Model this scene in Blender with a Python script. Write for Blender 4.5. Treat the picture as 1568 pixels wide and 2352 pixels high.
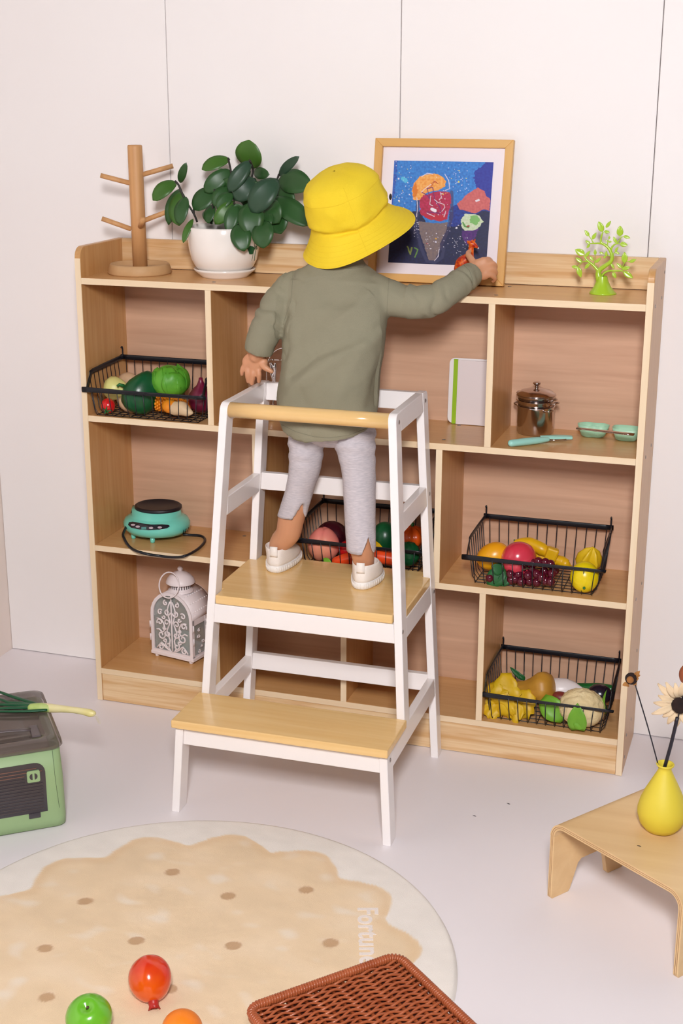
import bpy, bmesh, math, random
import numpy as np
from math import sin, cos, pi, sqrt, atan2, radians
from mathutils import Vector, Matrix, Euler, noise

for o in list(bpy.data.objects): bpy.data.objects.remove(o)
SC = bpy.context.scene
COL = SC.collection

# ------------------------------------------------------------------ camera
cd = bpy.data.cameras.new('camera'); cam = bpy.data.objects.new('camera', cd); COL.objects.link(cam)
CLOC = Vector((1.4501, -2.642, 1.3549)); CEUL = Euler((1.2758, -0.0021, 0.3147), 'XYZ'); FPX = 3200.8
cam.location = CLOC; cam.rotation_euler = CEUL
cd.sensor_fit = 'HORIZONTAL'; cd.sensor_width = 36; cd.lens = FPX / 1568 * 36; cd.clip_start = .05; cd.clip_end = 50
SC.camera = cam
# ------------------------------------------------------------------ world and lights
w = bpy.data.worlds.new('world'); SC.world = w; w.use_nodes = True
w.node_tree.nodes['Background'].inputs[0].default_value = (.96, .97, 1, 1)
w.node_tree.nodes['Background'].inputs[1].default_value = .02
def area(name, loc, target, size, power, col):
    l = bpy.data.lights.new(name, 'AREA'); l.shape = 'RECTANGLE'; l.size = size[0]; l.size_y = size[1]; l.energy = power; l.color = col
    o = bpy.data.objects.new(name, l); COL.objects.link(o); o.location = loc
    o.rotation_euler = (Vector(target) - Vector(loc)).to_track_quat('-Z', 'Y').to_euler()
area('softbox_light', (-.6, -2.95, 2.2), (-.1, 0, .8), (.34, .5), 196, (.99, .978, .985))
area('softbox_light', (1.5, -2.85, 2.0), (.65, 0, .6), (.34, .5), 25, (.99, .978, .985))
vs = SC.view_settings; vs.view_transform = 'Standard'; vs.look = 'None'; vs.gamma = 1; vs.exposure = 1.66
vs.use_curve_mapping = False

# ------------------------------------------------------------------ helpers
RC = CEUL.to_matrix()
def at(u, v, x=None, y=None, z=None):
    """point of the real scene seen at photo pixel (u, v) whose x, y or z is known"""
    d = RC @ Vector(((u - 784) / FPX, -(v - 1176) / FPX, -1))
    k = 0 if x is not None else (1 if y is not None else 2)
    t = ((x, y, z)[k] - CLOC[k]) / d[k]
    return CLOC + t * d
def lin(c):
    if isinstance(c, str):
        c = [int(c[i:i+2], 16) / 255 for i in (0, 2, 4)]
    return tuple(x / 12.92 if x <= .04045 else ((x + .055) / 1.055) ** 2.4 for x in c)
MATS = {}
def mat(name, c1, rough=.5, c2=None, scale=8, stretch=(1, 1, 1), metal=0, bump=0, bscale=60, spec=.5, coat=0,
        alpha=1, trans=0, contrast=.5, attr=None, distort=0, sss=0, bstretch=None):
    if name in MATS: return MATS[name]
    m = bpy.data.materials.new(name); m.use_nodes = True; nt = m.node_tree; N = nt.nodes; L = nt.links
    b = N['Principled BSDF']
    b.inputs['Roughness'].default_value = rough; b.inputs['Metallic'].default_value = metal
    b.inputs['Specular IOR Level'].default_value = spec; b.inputs['Coat Weight'].default_value = coat
    b.inputs['Coat Roughness'].default_value = .15
    b.inputs['Alpha'].default_value = alpha; b.inputs['Transmission Weight'].default_value = trans
    if sss: b.inputs['Subsurface Weight'].default_value = sss; b.inputs['Subsurface Scale'].default_value = .01; b.inputs['Subsurface Radius'].default_value = (1, .4, .25)
    c1 = lin(c1); b.inputs['Base Color'].default_value = (*c1, 1)
    tc = N.new('ShaderNodeTexCoord'); mp = N.new('ShaderNodeMapping'); mp.inputs['Scale'].default_value = stretch
    L.new(tc.outputs['Object'], mp.inputs['Vector'])
    if attr:
        a = N.new('ShaderNodeAttribute'); a.attribute_name = attr; L.new(a.outputs['Color'], b.inputs['Base Color'])
        src = a.outputs['Color']
    if c2 is not None:
        n = N.new('ShaderNodeTexNoise'); n.inputs['Scale'].default_value = scale; n.inputs['Detail'].default_value = 4
        n.inputs['Distortion'].default_value = distort
        L.new(mp.outputs[0], n.inputs['Vector'])
        r = N.new('ShaderNodeValToRGB'); r.color_ramp.elements[0].position = .5 - contrast / 2; r.color_ramp.elements[1].position = .5 + contrast / 2
        r.color_ramp.elements[0].color = (*c1, 1); r.color_ramp.elements[1].color = (*lin(c2), 1)
        L.new(n.outputs['Fac'], r.inputs[0])
        if attr:
            mx = N.new('ShaderNodeMix'); mx.data_type = 'RGBA'; mx.blend_type = 'MULTIPLY'; mx.inputs[0].default_value = 1
            L.new(src, mx.inputs[6]); L.new(r.outputs[0], mx.inputs[7]); L.new(mx.outputs[2], b.inputs['Base Color'])
        else: L.new(r.outputs[0], b.inputs['Base Color'])
    if bump:
        n2 = N.new('ShaderNodeTexNoise'); n2.inputs['Scale'].default_value = bscale; n2.inputs['Detail'].default_value = 3
        if bstretch:
            mp2 = N.new('ShaderNodeMapping'); mp2.inputs['Scale'].default_value = bstretch; L.new(tc.outputs['Object'], mp2.inputs['Vector']); L.new(mp2.outputs[0], n2.inputs['Vector'])
        else: L.new(mp.outputs[0], n2.inputs['Vector'])
        bp = N.new('ShaderNodeBump'); bp.inputs['Strength'].default_value = bump; bp.inputs['Distance'].default_value = .002
        L.new(n2.outputs['Fac'], bp.inputs['Height']); L.new(bp.outputs[0], b.inputs['Normal'])
    MATS[name] = m; return m
def wood(name, c1, c2, axis, rough=.45, freq=45, contrast=.45, coat=0):
    st = [freq, freq, freq]; st['xyz'.index(axis)] = freq * .05
    return mat(name, c1, rough, c2, 1.0, tuple(st), contrast=contrast, bump=.08, bscale=2.5, distort=.6, coat=coat)

class MB:
    """collects shapes; each can carry a transform"""
    def __init__(s): s.v = []; s.f = []; s.m = Matrix(); s.smooth = []
    def add(s, vs, fs, smooth=False):
        b = len(s.v); s.v += [s.m @ Vector(p) for p in vs]; s.f += [tuple(b + i for i in f) for f in fs]; s.smooth += [smooth] * len(fs); return s
    def box(s, x0, x1, y0, y1, z0, z1, bev=0):
        bm = bmesh.new(); vs = [bm.verts.new((x, y, z)) for z in (z0, z1) for y in (y0, y1) for x in (x0, x1)]
        for f in ((0, 2, 3, 1), (4, 5, 7, 6), (0, 1, 5, 4), (2, 6, 7, 3), (0, 4, 6, 2), (1, 3, 7, 5)): bm.faces.new([vs[i] for i in f])
        return s.bm(bm, bev)
    def bm(s, bm, bev=0, segs=2, smooth=False):
        if bev: bmesh.ops.bevel(bm, geom=list(bm.edges), offset=bev, segments=segs, profile=.5, affect='EDGES')
        bm.verts.ensure_lookup_table(); bm.verts.index_update()
        s.add([v.co.copy() for v in bm.verts], [[v.index for v in f.verts] for f in bm.faces], smooth); bm.free(); return s
    def prism(s, pts, axis, a0, a1, bev=0, segs=2, smooth=False):
        """extrude the 2d outline pts along axis: 'x' -> pts are (y,z); 'y' -> (x,z); 'z' -> (x,y)"""
        def P3(p, a): return {'x': (a, p[0], p[1]), 'y': (p[0], a, p[1]), 'z': (p[0], p[1], a)}[axis]
        bm = bmesh.new(); A = [bm.verts.new(P3(p, a0)) for p in pts]; B = [bm.verts.new(P3(p, a1)) for p in pts]; n = len(pts)
        bm.faces.new(A); bm.faces.new(B[::-1])
        for i in range(n): bm.faces.new((A[i], B[i], B[(i+1) % n], A[(i+1) % n]))
        bmesh.ops.recalc_face_normals(bm, faces=bm.faces)
        return s.bm(bm, bev, segs, smooth)
    def lathe(s, prof, seg=32, fn=None, close=False):
        """prof [(r,z)] bottom to top around z"""
        vs = []; fs = []; n = len(prof)
        for i, (r, z) in enumerate(prof):
            for j in range(seg):
                a = 2 * pi * j / seg; p = Vector((r * cos(a), r * sin(a), z)); vs.append(fn(p, a, i / (n - 1)) if fn else p)
        for i in range(n - 1 + (1 if close else 0)):
            for j in range(seg):
                k = (j + 1) % seg; i2 = (i + 1) % n; fs.append((i*seg+j, i*seg+k, i2*seg+k, i2*seg+j))
        return s.add(vs, fs, True)
    def ball(s, c, r, seg=20, rings=12, fn=None):
        c = Vector(c); r = Vector(r if hasattr(r, '__len__') else (r, r, r)); vs = []; fs = []
        for i in range(rings + 1):
            t = pi * i / rings
            for j in range(seg):
                a = 2 * pi * j / seg; d = Vector((sin(t) * cos(a), sin(t) * sin(a), -cos(t)))
                p = Vector((d.x * r.x, d.y * r.y, d.z * r.z)); vs.append(c + (fn(p, d) if fn else p))
        for i in range(rings):
            for j in range(seg):
                k = (j + 1) % seg; fs.append((i*seg+j, i*seg+k, (i+1)*seg+k, (i+1)*seg+j))
        return s.add(vs, fs, True)
    def tube(s, pts, rad, seg=10, sub=0, caps=True, up=None, flat=1.0, closed=False, fn=None):
        pts = [Vector(p) for p in pts]; n = len(pts)
        rad = list(rad) if hasattr(rad, '__len__') else [rad] * n
        if sub:
            P2 = []; R2 = []
            m = n if closed else n - 1
            for i in range(m):
                g = (lambda k: pts[k % n]) if closed else (lambda k: pts[max(0, min(n - 1, k))])
                for q in range(sub):
                    t = q / sub; a, b_, c_, d_ = g(i-1), g(i), g(i+1), g(i+2)
                    P2.append(.5 * ((2*b_) + (-a + c_) * t + (2*a - 5*b_ + 4*c_ - d_) * t*t + (-a + 3*b_ - 3*c_ + d_) * t**3))
                    r0, r1 = rad[i], rad[(i+1) % n]; r0, r1 = [(q_ if hasattr(q_, "__len__") else (q_, q_)) for q_ in (r0, r1)] if (hasattr(r0, "__len__") or hasattr(r1, "__len__")) else (r0, r1); R2.append([r0[k] * (1-t) + r1[k] * t for k in (0, 1)] if hasattr(r0, '__len__') else r0 * (1-t) + r1 * t)
            if not closed: P2.append(pts[-1]); R2.append(rad[-1])
            pts, rad = P2, R2; n = len(pts)
        T = []
        for i in range(n):
            if closed: d = pts[(i+1) % n] - pts[i-1]
            else: d = pts[min(i+1, n-1)] - pts[max(i-1, 0)]
            T.append(d.normalized() if d.length > 1e-9 else Vector((0, 0, 1)))
        u = Vector(up) if up is not None else (Vector((0, 0, 1)) if abs(T[0].z) < .9 else Vector((1, 0, 0)))
        u = (u - T[0] * u.dot(T[0])).normalized(); vs = []; fs = []
        for i in range(n):
            u = (u - T[i] * u.dot(T[i])).normalized(); w_ = T[i].cross(u)
            ra, rb = rad[i] if hasattr(rad[i], '__len__') else (rad[i], rad[i] * flat)
            for j in range(seg):
                a = 2 * pi * j / seg; p = pts[i] + u * (cos(a) * rb) + w_ * (sin(a) * ra)
                vs.append(fn(p, i / (n-1), a) if fn else p)
        for i in range(n if closed else n - 1):
            for j in range(seg):
                k = (j + 1) % seg; i2 = (i + 1) % n; fs.append((i*seg+j, i2*seg+j, i2*seg+k, i*seg+k))
        if caps and not closed:
            for i, sg in ((0, -1), (n - 1, 1)):
                ra = rad[i][0] if hasattr(rad[i], '__len__') else rad[i]
                b = len(vs); h = min(ra, rad[i][1] if hasattr(rad[i], '__len__') else ra) if caps == 'round' else 0
                if caps == 'round':
                    base = [vs[i*seg+j] for j in range(seg)]; prev = [i*seg+j for j in range(seg)]
                    for st in (1, 2, 3):
                        t = st / 4 * pi / 2; cur = []
                        for j in range(seg):
                            p = pts[i] + (base[j] - pts[i]) * cos(t) + T[i] * (sg * h * sin(t)); cur.append(len(vs)); vs.append(p)
                        for j in range(seg):
                            k = (j + 1) % seg; q = (prev[j], cur[j], cur[k], prev[k]); fs.append(q if sg > 0 else q[::-1])
                        prev = cur
                    vs.append(pts[i] + T[i] * (sg * h)); c = len(vs) - 1
                    for j in range(seg): q = (prev[j], c, prev[(j+1) % seg]); fs.append(q if sg > 0 else q[::-1])
                else:
                    q = tuple(i*seg+j for j in range(seg)); fs.append(q if sg < 0 else q[::-1])
        return s.add(vs, fs, True)
    def grid(s, nu, nv, fn, thick=0, smooth=True):
        vs = [fn(i / (nu-1), j / (nv-1)) for i in range(nu) for j in range(nv)]; vs = [Vector(p) for p in vs]
        fs = [(i*nv+j, (i+1)*nv+j, (i+1)*nv+j+1, i*nv+j+1) for i in range(nu-1) for j in range(nv-1)]
        if thick:
            n0 = len(vs); nor = []
            for i in range(nu):
                for j in range(nv):
                    a = vs[min(i+1, nu-1)*nv+j] - vs[max(i-1, 0)*nv+j]; b = vs[i*nv+min(j+1, nv-1)] - vs[i*nv+max(j-1, 0)]
                    c = a.cross(b); nor.append(c.normalized() if c.length > 1e-12 else Vector((0, 0, 1)))
            vs = vs + [v - n * thick for v, n in zip(vs, nor)]; fs = fs + [tuple(n0 + q for q in f[::-1]) for f in fs]
            rim = [i*nv for i in range(nu)] + [(nu-1)*nv+j for j in range(1, nv)] + [i*nv+nv-1 for i in range(nu-2, -1, -1)] + [j for j in range(nv-2, 0, -1)]
            for a, b in zip(rim, rim[1:] + rim[:1]): fs.append((b, a, n0 + a, n0 + b))
        return s.add(vs, fs, smooth)
def xf(loc=(0, 0, 0), rot=(0, 0, 0), sc=(1, 1, 1)):
    return Matrix.Translation(loc) @ Euler(rot, 'XYZ').to_matrix().to_4x4() @ Matrix.Diagonal((*sc, 1))
WL = {}
def tag(o, label=None, cat=None, group=None, kind=None):
    for k, v in (('label', label), ('category', cat), ('group', group), ('kind', kind)):
        if v: o[k] = v
    return o
def thing(name, loc, label, cat, group=None):
    o = bpy.data.objects.new(name, None); COL.objects.link(o); o.location = loc; o.empty_display_size = .02
    WL[o.name] = Vector(loc); return tag(o, label, cat, group)
def link(me, name, m, parent, loc=None, label=None):
    o = bpy.data.objects.new(name, me)
    if isinstance(m, (list, tuple)):
        for q in m: me.materials.append(q)
    elif m: me.materials.append(m)
    COL.objects.link(o)
    if parent: o.parent = parent; WL[o.name] = WL[parent.name]
    else: o.location = loc if loc is not None else (0, 0, 0); WL[o.name] = Vector(o.location)
    if label: o['label'] = label
    return o
def build(mb, name, m, parent=None, loc=None, label=None, local=False):
    base = WL[parent.name] if parent else Vector(loc if loc is not None else (0, 0, 0))
    if local: base = Vector((0, 0, 0))
    me = bpy.data.meshes.new(name); me.from_pydata([tuple(v - base) for v in mb.v], [], mb.f); me.validate()
    if len(me.polygons) == len(mb.smooth): me.polygons.foreach_set('use_smooth', mb.smooth)
    me.update(); return link(me, name, m, parent, loc, label)
def remesh(mb, voxel, smooth_it=2, fn=None):
    """weld overlapping closed shapes into one continuous surface"""
    me = bpy.data.meshes.new('tmp'); me.from_pydata([tuple(v) for v in mb.v], [], mb.f); o = bpy.data.objects.new('tmp', me); COL.objects.link(o)
    md = o.modifiers.new('r', 'REMESH'); md.mode = 'VOXEL'; md.voxel_size = voxel
    if smooth_it: sm = o.modifiers.new('s', 'SMOOTH'); sm.iterations = smooth_it; sm.factor = .5
    dg = bpy.context.evaluated_depsgraph_get(); ev = o.evaluated_get(dg); m2 = bpy.data.meshes.new_from_object(ev)
    out = MB(); n = len(m2.vertices); co = np.empty(n * 3); m2.vertices.foreach_get('co', co); co = co.reshape(-1, 3)
    nr = np.empty(n * 3); m2.vertices.foreach_get('normal', nr); nr = nr.reshape(-1, 3)
    out.v = [Vector(c) for c in co]
    if fn: out.v = [fn(v, Vector(k)) for v, k in zip(out.v, nr)]
    out.f = [tuple(p.vertices) for p in m2.polygons]; out.smooth = [True] * len(out.f)
    bpy.data.objects.remove(o); bpy.data.meshes.remove(me); bpy.data.meshes.remove(m2); return out
def copy_tree(o, loc=None, parent=None, label=None):
    c = o.copy(); COL.objects.link(c); c.parent = parent
    if loc is not None: c.location = loc
    if label: c['label'] = label
    WL[c.name] = Vector(c.location) if not parent else WL[parent.name]
    for ch in list(o.children): copy_tree(ch, None, c)
    return c
def vcol(o, cols):
    a = o.data.color_attributes.new('paint', 'FLOAT_COLOR', 'POINT'); a.data.foreach_set('color', np.asarray(cols, dtype=np.float32).ravel())

# ------------------------------------------------------------------ materials
M_wall = mat('white_wall_panel', 'f3eeed', .55, 'f1ebea', 3, spec=.3)
M_walll = mat('side_wall_paint', 'eee2da', .6, 'eadcd4', 3)
M_floor = mat('white_floor_board', 'f0eaed', .42, 'eee7ea', 2.5, spec=.4)
M_gap = mat('dark_joint', 'b5aaa8', .9)
M_edge = wood('pine_edge_x', 'f0dcbe', 'e6c9a2', 'x', freq=30)
M_shelf = wood('pine_board_x', 'dcae76', 'd09c64', 'x', rough=.28, freq=70)
M_side = wood('pine_board_z', 'd2a46e', 'c49058', 'z', rough=.35, freq=90)
M_sidee = wood('pine_edge_z', 'f0dcbe', 'e8cca6', 'z', freq=30)
M_rail = wood('pine_rail_x', 'e8caa0', 'd2a470', 'x', rough=.4, freq=85, contrast=.3)
M_back = wood('back_panel_veneer', 'dcb497', 'bf957a', 'x', rough=.4, freq=55, contrast=.7)
M_tread = wood('varnished_tread_x', 'f3cf92', 'eabf7e', 'x', rough=.22, freq=60, coat=.3)
M_white = mat('white_lacquer', 'f6f0ef', .28, coat=.2)
M_metal = mat('screw_steel', 'a9a3a3', .3, metal=1)
M_black = mat('black_wire_coating', '15171f', .35, bump=.05)
M_chrome = mat('polished_chrome', 'e6e6ea', .08, metal=1)
M_steel = mat('brushed_steel', 'c2b6b2', .16, metal=1)

# ------------------------------------------------------------------ setting
f = tag(build(MB().box(-3.5, 5, -6, .225, -.05, 0), 'floor', M_floor), kind='structure')
YW = .208
wb = tag(build(MB().box(-.36, 5, YW + .012, YW + .06, 0, 3.0), 'wall_back', M_gap), kind='structure')
seams = [-.349, .131, .648, 1.163, 1.68, 2.2, 2.72, 3.24, 3.76, 4.28, 4.8]
for a, b in zip(seams, seams[1:]):
    build(MB().box(a + .0008, b - .0008, YW, YW + .012, .0015, 2.98, .0012), 'wall_panel', M_wall, wb)
tag(build(MB().box(-.40, -.349, -5, YW + .06, 0, 3.0), 'wall_left', M_walll), kind='structure')
# ------------------------------------------------------------------ bookshelf
W_, T_, D_, H_ = 1.2, .0134, .205, 1.036
Z1, Z2, Z3, Z4 = .9716, .6747, .3784, .0813
sh = thing('bookshelf', (.6, 0, 0), 'wide pine cubby shelf with ten open compartments against the white wall', 'shelf')
def sidepanel(x0, x1):
    pts = [(0, 0), (D_, 0), (D_, H_)] + [(.022 - .022 * sin(a), H_ - .022 + .022 * cos(a)) for a in [pi/2 * k / 6 for k in range(7)]]
    return MB().prism(pts, 'x', x0, x1, bev=.0012, segs=1)
for x0 in (0, W_ - T_):
    o = build(sidepanel(x0, x0 + T_), 'side_panel', M_side, sh)
    e = build(MB().box(x0 + .0004, x0 + T_ - .0004, -.0008, .001, .001, H_ - .024), 'edge_strip', M_sidee, o)
def board(x0, x1, z, name='shelf_board', y1=D_ - .006):
    o = build(MB().box(x0, x1, 0, y1, z - T_, z, .0008), name, M_shelf, sh)
    build(MB().box(x0, x1, -.0009, .0008, z - T_ + .0003, z - .0003), 'edge_strip', M_edge, o); return o
board(T_, W_ - T_, Z1, y1=D_ - .012); board(T_, W_ - T_, Z2); board(T_, W_ - T_, Z3); board(T_, W_ - T_, Z4)
def divider(x, z0, z1):
    o = build(MB().box(x, x + T_, .0005, D_ - .006, z0, z1 - T_, .0006), 'divider', M_side, sh)
    build(MB().box(x + .0003, x + T_ - .0003, -.0006, .001, z0, z1 - T_), 'edge_strip', M_sidee, o)
divider(.2956, Z2, Z1); divider(.889, Z2, Z1)
divider(.3945, Z3, Z2); divider(.7913, Z3, Z2)
divider(.2956, Z4, Z3); divider(.5906, Z4, Z3); divider(.8899, Z4, Z3)
build(MB().box(T_, W_ - T_, D_ - .006, D_, .01, Z1), 'back_panel', M_back, sh)
build(MB().box(T_ + .0003, W_ - T_ - .0003, D_ - .012, D_, Z1 + .001, H_, .001), 'top_rail', M_rail, sh)
build(MB().box(T_ + .0003, W_ - T_ - .0003, .0012, .014, .001, Z4 - T_ - .0006, .001), 'plinth', M_rail, sh)
def screw(x, y, z, axis, r=.0042):
    m = MB(); m.m = Matrix.Translation((x, y, z)) @ {'z': Matrix(), 'x': Matrix.Rotation(pi/2, 4, 'Y')}[axis]
    m.lathe([(0, 0), (r, 0), (r, .0006), (r * .7, .0009), (r * .5, .0003), (0, .0003)], 14); return m
for u, v, z in ((491, 648, Z1), (1139, 678, Z1), (1170, 658, Z1), (1019, 1010, Z2), (1054, 977, Z2), (561, 1231, Z3)):
    p = at(u, v, z=z); build(screw(p.x, p.y, z, 'z'), 'screw', M_metal, sh)
for y, z in ((.185, 1.01), (.16, .963), (.04, .963), (.15, .667), (.05, .667), (.05, .371), (.15, .371), (.12, .075), (.04, .075), (.03, .03), (.15, .22)):
    build(screw(W_, y, z, 'x', .0035), 'screw', M_metal, sh)

# ------------------------------------------------------------------ learning tower
TC = Matrix.Translation((.6008, -.2, 0)) @ Matrix.Rotation(.0124, 4, 'Z') @ Matrix.Translation((0, .2, 0))
tw = thing('learning_tower', (.6, -.22, 0), 'white step tower with two pine treads and a round wooden front bar', 'step stool')
SL, W0, TH = .0625, .2223, .016
def shear(mb, side):
    out = MB(); out.f = mb.f; out.smooth = mb.smooth
    for v in mb.v: out.v.append(TC @ Vector((side * (W0 - SL * v.z - v.x), v.y, v.z)))
    if side > 0: out.f = [f[::-1] for f in mb.f]
    return out
def fy(z): return -.2765 - (z - .36) * -.073 if False else -.3002 + .0715 * z     # front leg's front edge
def rail2(side, pts, name, bev=.0015, off=0):
    m = MB().prism(pts, 'x', off, TH - off * 0, bev=bev); return build(shear(m, side), name, M_white, tw)
for s in (-1, 1):
    arc = [(fy(.783) + .016 - .016 * sin(a), .783 - .016 + .016 * cos(a)) for a in [pi/2 * k / 5 for k in range(6)]][::-1]
    arc2 = [(-.005 - .012 + .012 * sin(a), .783 - .012 + .012 * cos(a)) for a in [pi/2 * k / 5 for k in range(6)]]
    # front leg (upper), rear leg, step leg
    rail2(s, [(fy(.181) + .036, .181), (fy(.181), .181)] + arc + [(fy(.783) + .036, .783)], 'leg')
    rail2(s, [(-.012, 0), (-.044, 0), (-.041, .783)] + arc2, 'leg')
    rail2(s, [(-.3835, 0), (-.4205, 0), (-.4135, .1815), (-.376, .1815)], 'leg')
    for z0, z1, ya, yb, nm in ((.745, .783, fy(.76) + .036, -.0415, 'side_rail'), (.5535, .592, fy(.57) + .036, -.043, 'side_rail'),
                               (.3465, .3855, fy(.365) + .036, -.0435, 'side_rail'), (.1425, .1812, -.3765, -.0438, 'side_rail')):
        rail2(s, [(ya + .0002, z0), (yb - .0002, z0), (yb - .0002, z1), (ya + .0002, z1)], nm, off=.0006)
    for y, z in ((-.2253, .7658), (-.2688, .3697), (-.025, .765), (-.022, .5735), (-.021, .365), (-.395, .165)):
        m = screw(0, 0, 0, 'x', .0042); m2 = MB(); m2.f = m.f; m2.smooth = m.smooth
        for v in m.v: m2.v.append(TC @ Vector((s * (W0 - SL * z + .0002) + s * v.x, y + v.y, z + v.z)))
        build(m2, 'screw', M_metal, tw)
def wI(z): return W0 - TH - SL * z
def cross(y0, y1, z0, z1, name, mt=M_white, ext=0, bev=.0015):
    m = MB(); m.m = TC; a0, a1 = wI(z0) + ext, wI(z1) + ext
    bm = bmesh.new(); q = [bm.verts.new(p) for p in ((-a0, y0, z0), (a0, y0, z0), (a0, y1, z0), (-a0, y1, z0), (-a1, y0, z1), (a1, y0, z1), (a1, y1, z1), (-a1, y1, z1))]
    for f_ in ((3, 2, 1, 0), (4, 5, 6, 7), (0, 1, 5, 4), (1, 2, 6, 5), (2, 3, 7, 6), (3, 0, 4, 7)): bm.faces.new([q[i] for i in f_])
    m.bm(bm, bev); return build(m, name, mt, tw)
cross(-.030, -.015, .745, .781, 'back_rail'); cross(-.036, -.021, .5555, .592, 'back_rail'); cross(-.040, -.025, .149, .1865, 'back_rail')
cross(-.036, -.021, .3465, .3855, 'back_rail')
cross(-.2738, -.2575, .346, .3848, 'front_rail'); cross(-.4105, -.394, .1435, .1812, 'front_rail')
# upper tread: inner width at the legs, full width between them
def tread(outline, z0, z1):
    m = MB(); m.m = TC; m.prism(outline, 'z', z0, z1, bev=.0022, segs=3); return build(m, 'tread', M_tread, tw)
a, b = wI(.395) - .0015, W0 - SL * .395 - .0005; yf, yb_ = fy(.395) + .0375, -.0455
tread([(-a, -.2745), (a, -.2745), (a, yf), (b, yf), (b, yb_), (a, yb_), (a, -.014), (-a, -.014), (-a, yb_), (-b, yb_), (-b, yf), (-a, yf)], .3858, .4034)
bb = .2150
tread([(-bb, -.4255), (bb, -.4255), (bb, fy(.19) - .001), (wI(.19) - .001, fy(.19) - .001), (-wI(.19) + .001, fy(.19) - .001), (-bb, fy(.19) - .001)], .1822, .1985)
m = MB(); m.m = TC @ Matrix.Translation((0, -.2285, .7672)); hw = wI(.767)
m.tube([(-hw, 0, 0), (-hw * .5, 0, 0), (hw * .5, 0, 0), (hw, 0, 0)], .0148, 28, caps=True, up=(0, 0, 1))
build(m, 'hand_bar', wood('varnished_bar_x', 'eac487', 'dfb06c', 'x', rough=.2, freq=22, coat=.4), tw)
def px(p, n):
    """length in metres of n photo pixels at the depth of point p"""
    d = -(RC.transposed() @ (Vector(p) - CLOC)).z
    return n * d / FPX
RND = random.Random(7)

# ------------------------------------------------------------------ rug
RZ = .009
rug_c = (.602, -.868); RR = .447
def rug_color(x, y):
    dx, dy = x - rug_c[0], y - rug_c[1]; r = sqrt(dx*dx + dy*dy); th = math.degrees(atan2(dy, dx))
    lob = .5 + .5 * cos(radians((th - 99) * 14)); edge = .351 + .042 * lob ** .7 + .003 * noise.noise(Vector((x * 60, y * 60, 0)))
    n1 = noise.noise(Vector((x * 9, y * 14, 3))); n2 = noise.noise(Vector((x * 30, y * 45, 1)))
    st = max(0, noise.noise(Vector((x * 22 + 5, y * 34, 7))) - .25) * 1.6
    cream = Vector((.90, .84, .78)) * (1 + .03 * n1 + .04 * n2)
    cook = Vector((.87, .67, .45)); cook = cook * (1 + .06 * n1 + .04 * n2); cook = cook.lerp(Vector((.92, .80, .66)), min(.75, max(0, st) + max(0, n1) * .35))
    k = min(1, max(0, (edge - r) / .0035)); near = max(0, 1 - abs(r - edge + .012) / .02)
    cook = cook.lerp(Vector((.75, .50, .27)), near * .35)
    c = cream.lerp(cook, k)
    for ux, uy in DOTS:
        ex, ey = x - ux, y - uy; a = (ex * .91 + ey * .42) / .0135; b = (-ex * .42 + ey * .91) / .0115
        q = sqrt(a*a + b*b) + .18 * n2
        if q < 1.1: c = c.lerp(Vector((.55, .335, .185)), min(1, (1.1 - q) / .2) * .85)
    return c
DOTS = [tuple(at(u, v, z=RZ)[:2]) for u, v in ((196, 2070), (396, 2003), (523, 2058), (703, 2044), (103, 2178), (313, 2161), (534, 2172), (759, 2166), (107, 2291))] + [(.62, -.95), (.86, -.9), (.74, -1.06), (.5, -1.15)]
m = MB(); NR, NA = 120, 400; vs = []; cols = []
for i in range(NR + 1):
    r = RR * i / NR
    for j in range(NA):
        a = 2 * pi * j / NA; x, y = rug_c[0] + r * cos(a), rug_c[1] + r * sin(a)
        e = min(1, (RR - r) / .010); h = RZ * sqrt(max(0, 1 - (1 - e) ** 2)) if e < 1 else RZ
        h += .0004 * noise.noise(Vector((x * 90, y * 90, 0))) * min(1, e) + .0006 * noise.noise(Vector((x * 25, y * 25, 5))) * min(1, e)
        vs.append((x, y, max(.0006, h))); cols.append((*rug_color(x, y), 1))
fs = [(i*NA+j, (i+1)*NA+j, (i+1)*NA+(j+1) % NA, i*NA+(j+1) % NA) for i in range(NR) for j in range(NA)]
m.add(vs, fs, True)
rug = tag(build(m, 'rug', mat('rug_pile', 'ffffff', .95, attr='paint', bump=.5, bscale=900, spec=.15), loc=(*rug_c, 0)), 'round cream rug printed with a scalloped biscuit shape and brown dots', 'rug')
vcol(rug, cols)
# woven lettering
fc = bpy.data.curves.new('lettering', 'FONT'); fc.body = 'Fortune'; fc.size = .052; fc.extrude = .0006; fc.offset = .0012; fc.space_character = 1.05
to = bpy.data.objects.new('t', fc); COL.objects.link(to); dg = bpy.context.evaluated_depsgraph_get(); tm = bpy.data.meshes.new_from_object(to.evaluated_get(dg)); bpy.data.objects.remove(to)
p0 = at(822, 2084, z=RZ); p1 = at(828, 2240, z=RZ); dirv = (p1 - p0).normalized(); upv = Vector((-dirv.y, dirv.x, 0)); 
lm = MB(); lm.m = Matrix((( dirv.x, upv.x, 0, p0.x), (dirv.y, upv.y, 0, p0.y), (0, 0, 1, RZ + .0004), (0, 0, 0, 1)))
k_ = (p1 - p0).length / max(v.co.x for v in tm.vertices if True) * 7 / 4.6
lm.add([(v.co.x * .94, v.co.y * .94, v.co.z) for v in tm.vertices], [tuple(p.vertices) for p in tm.polygons])
build(lm, 'lettering', mat('rug_cream_pile', 'f0e4dc', .95, bump=.5, bscale=500), rug)

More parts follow.
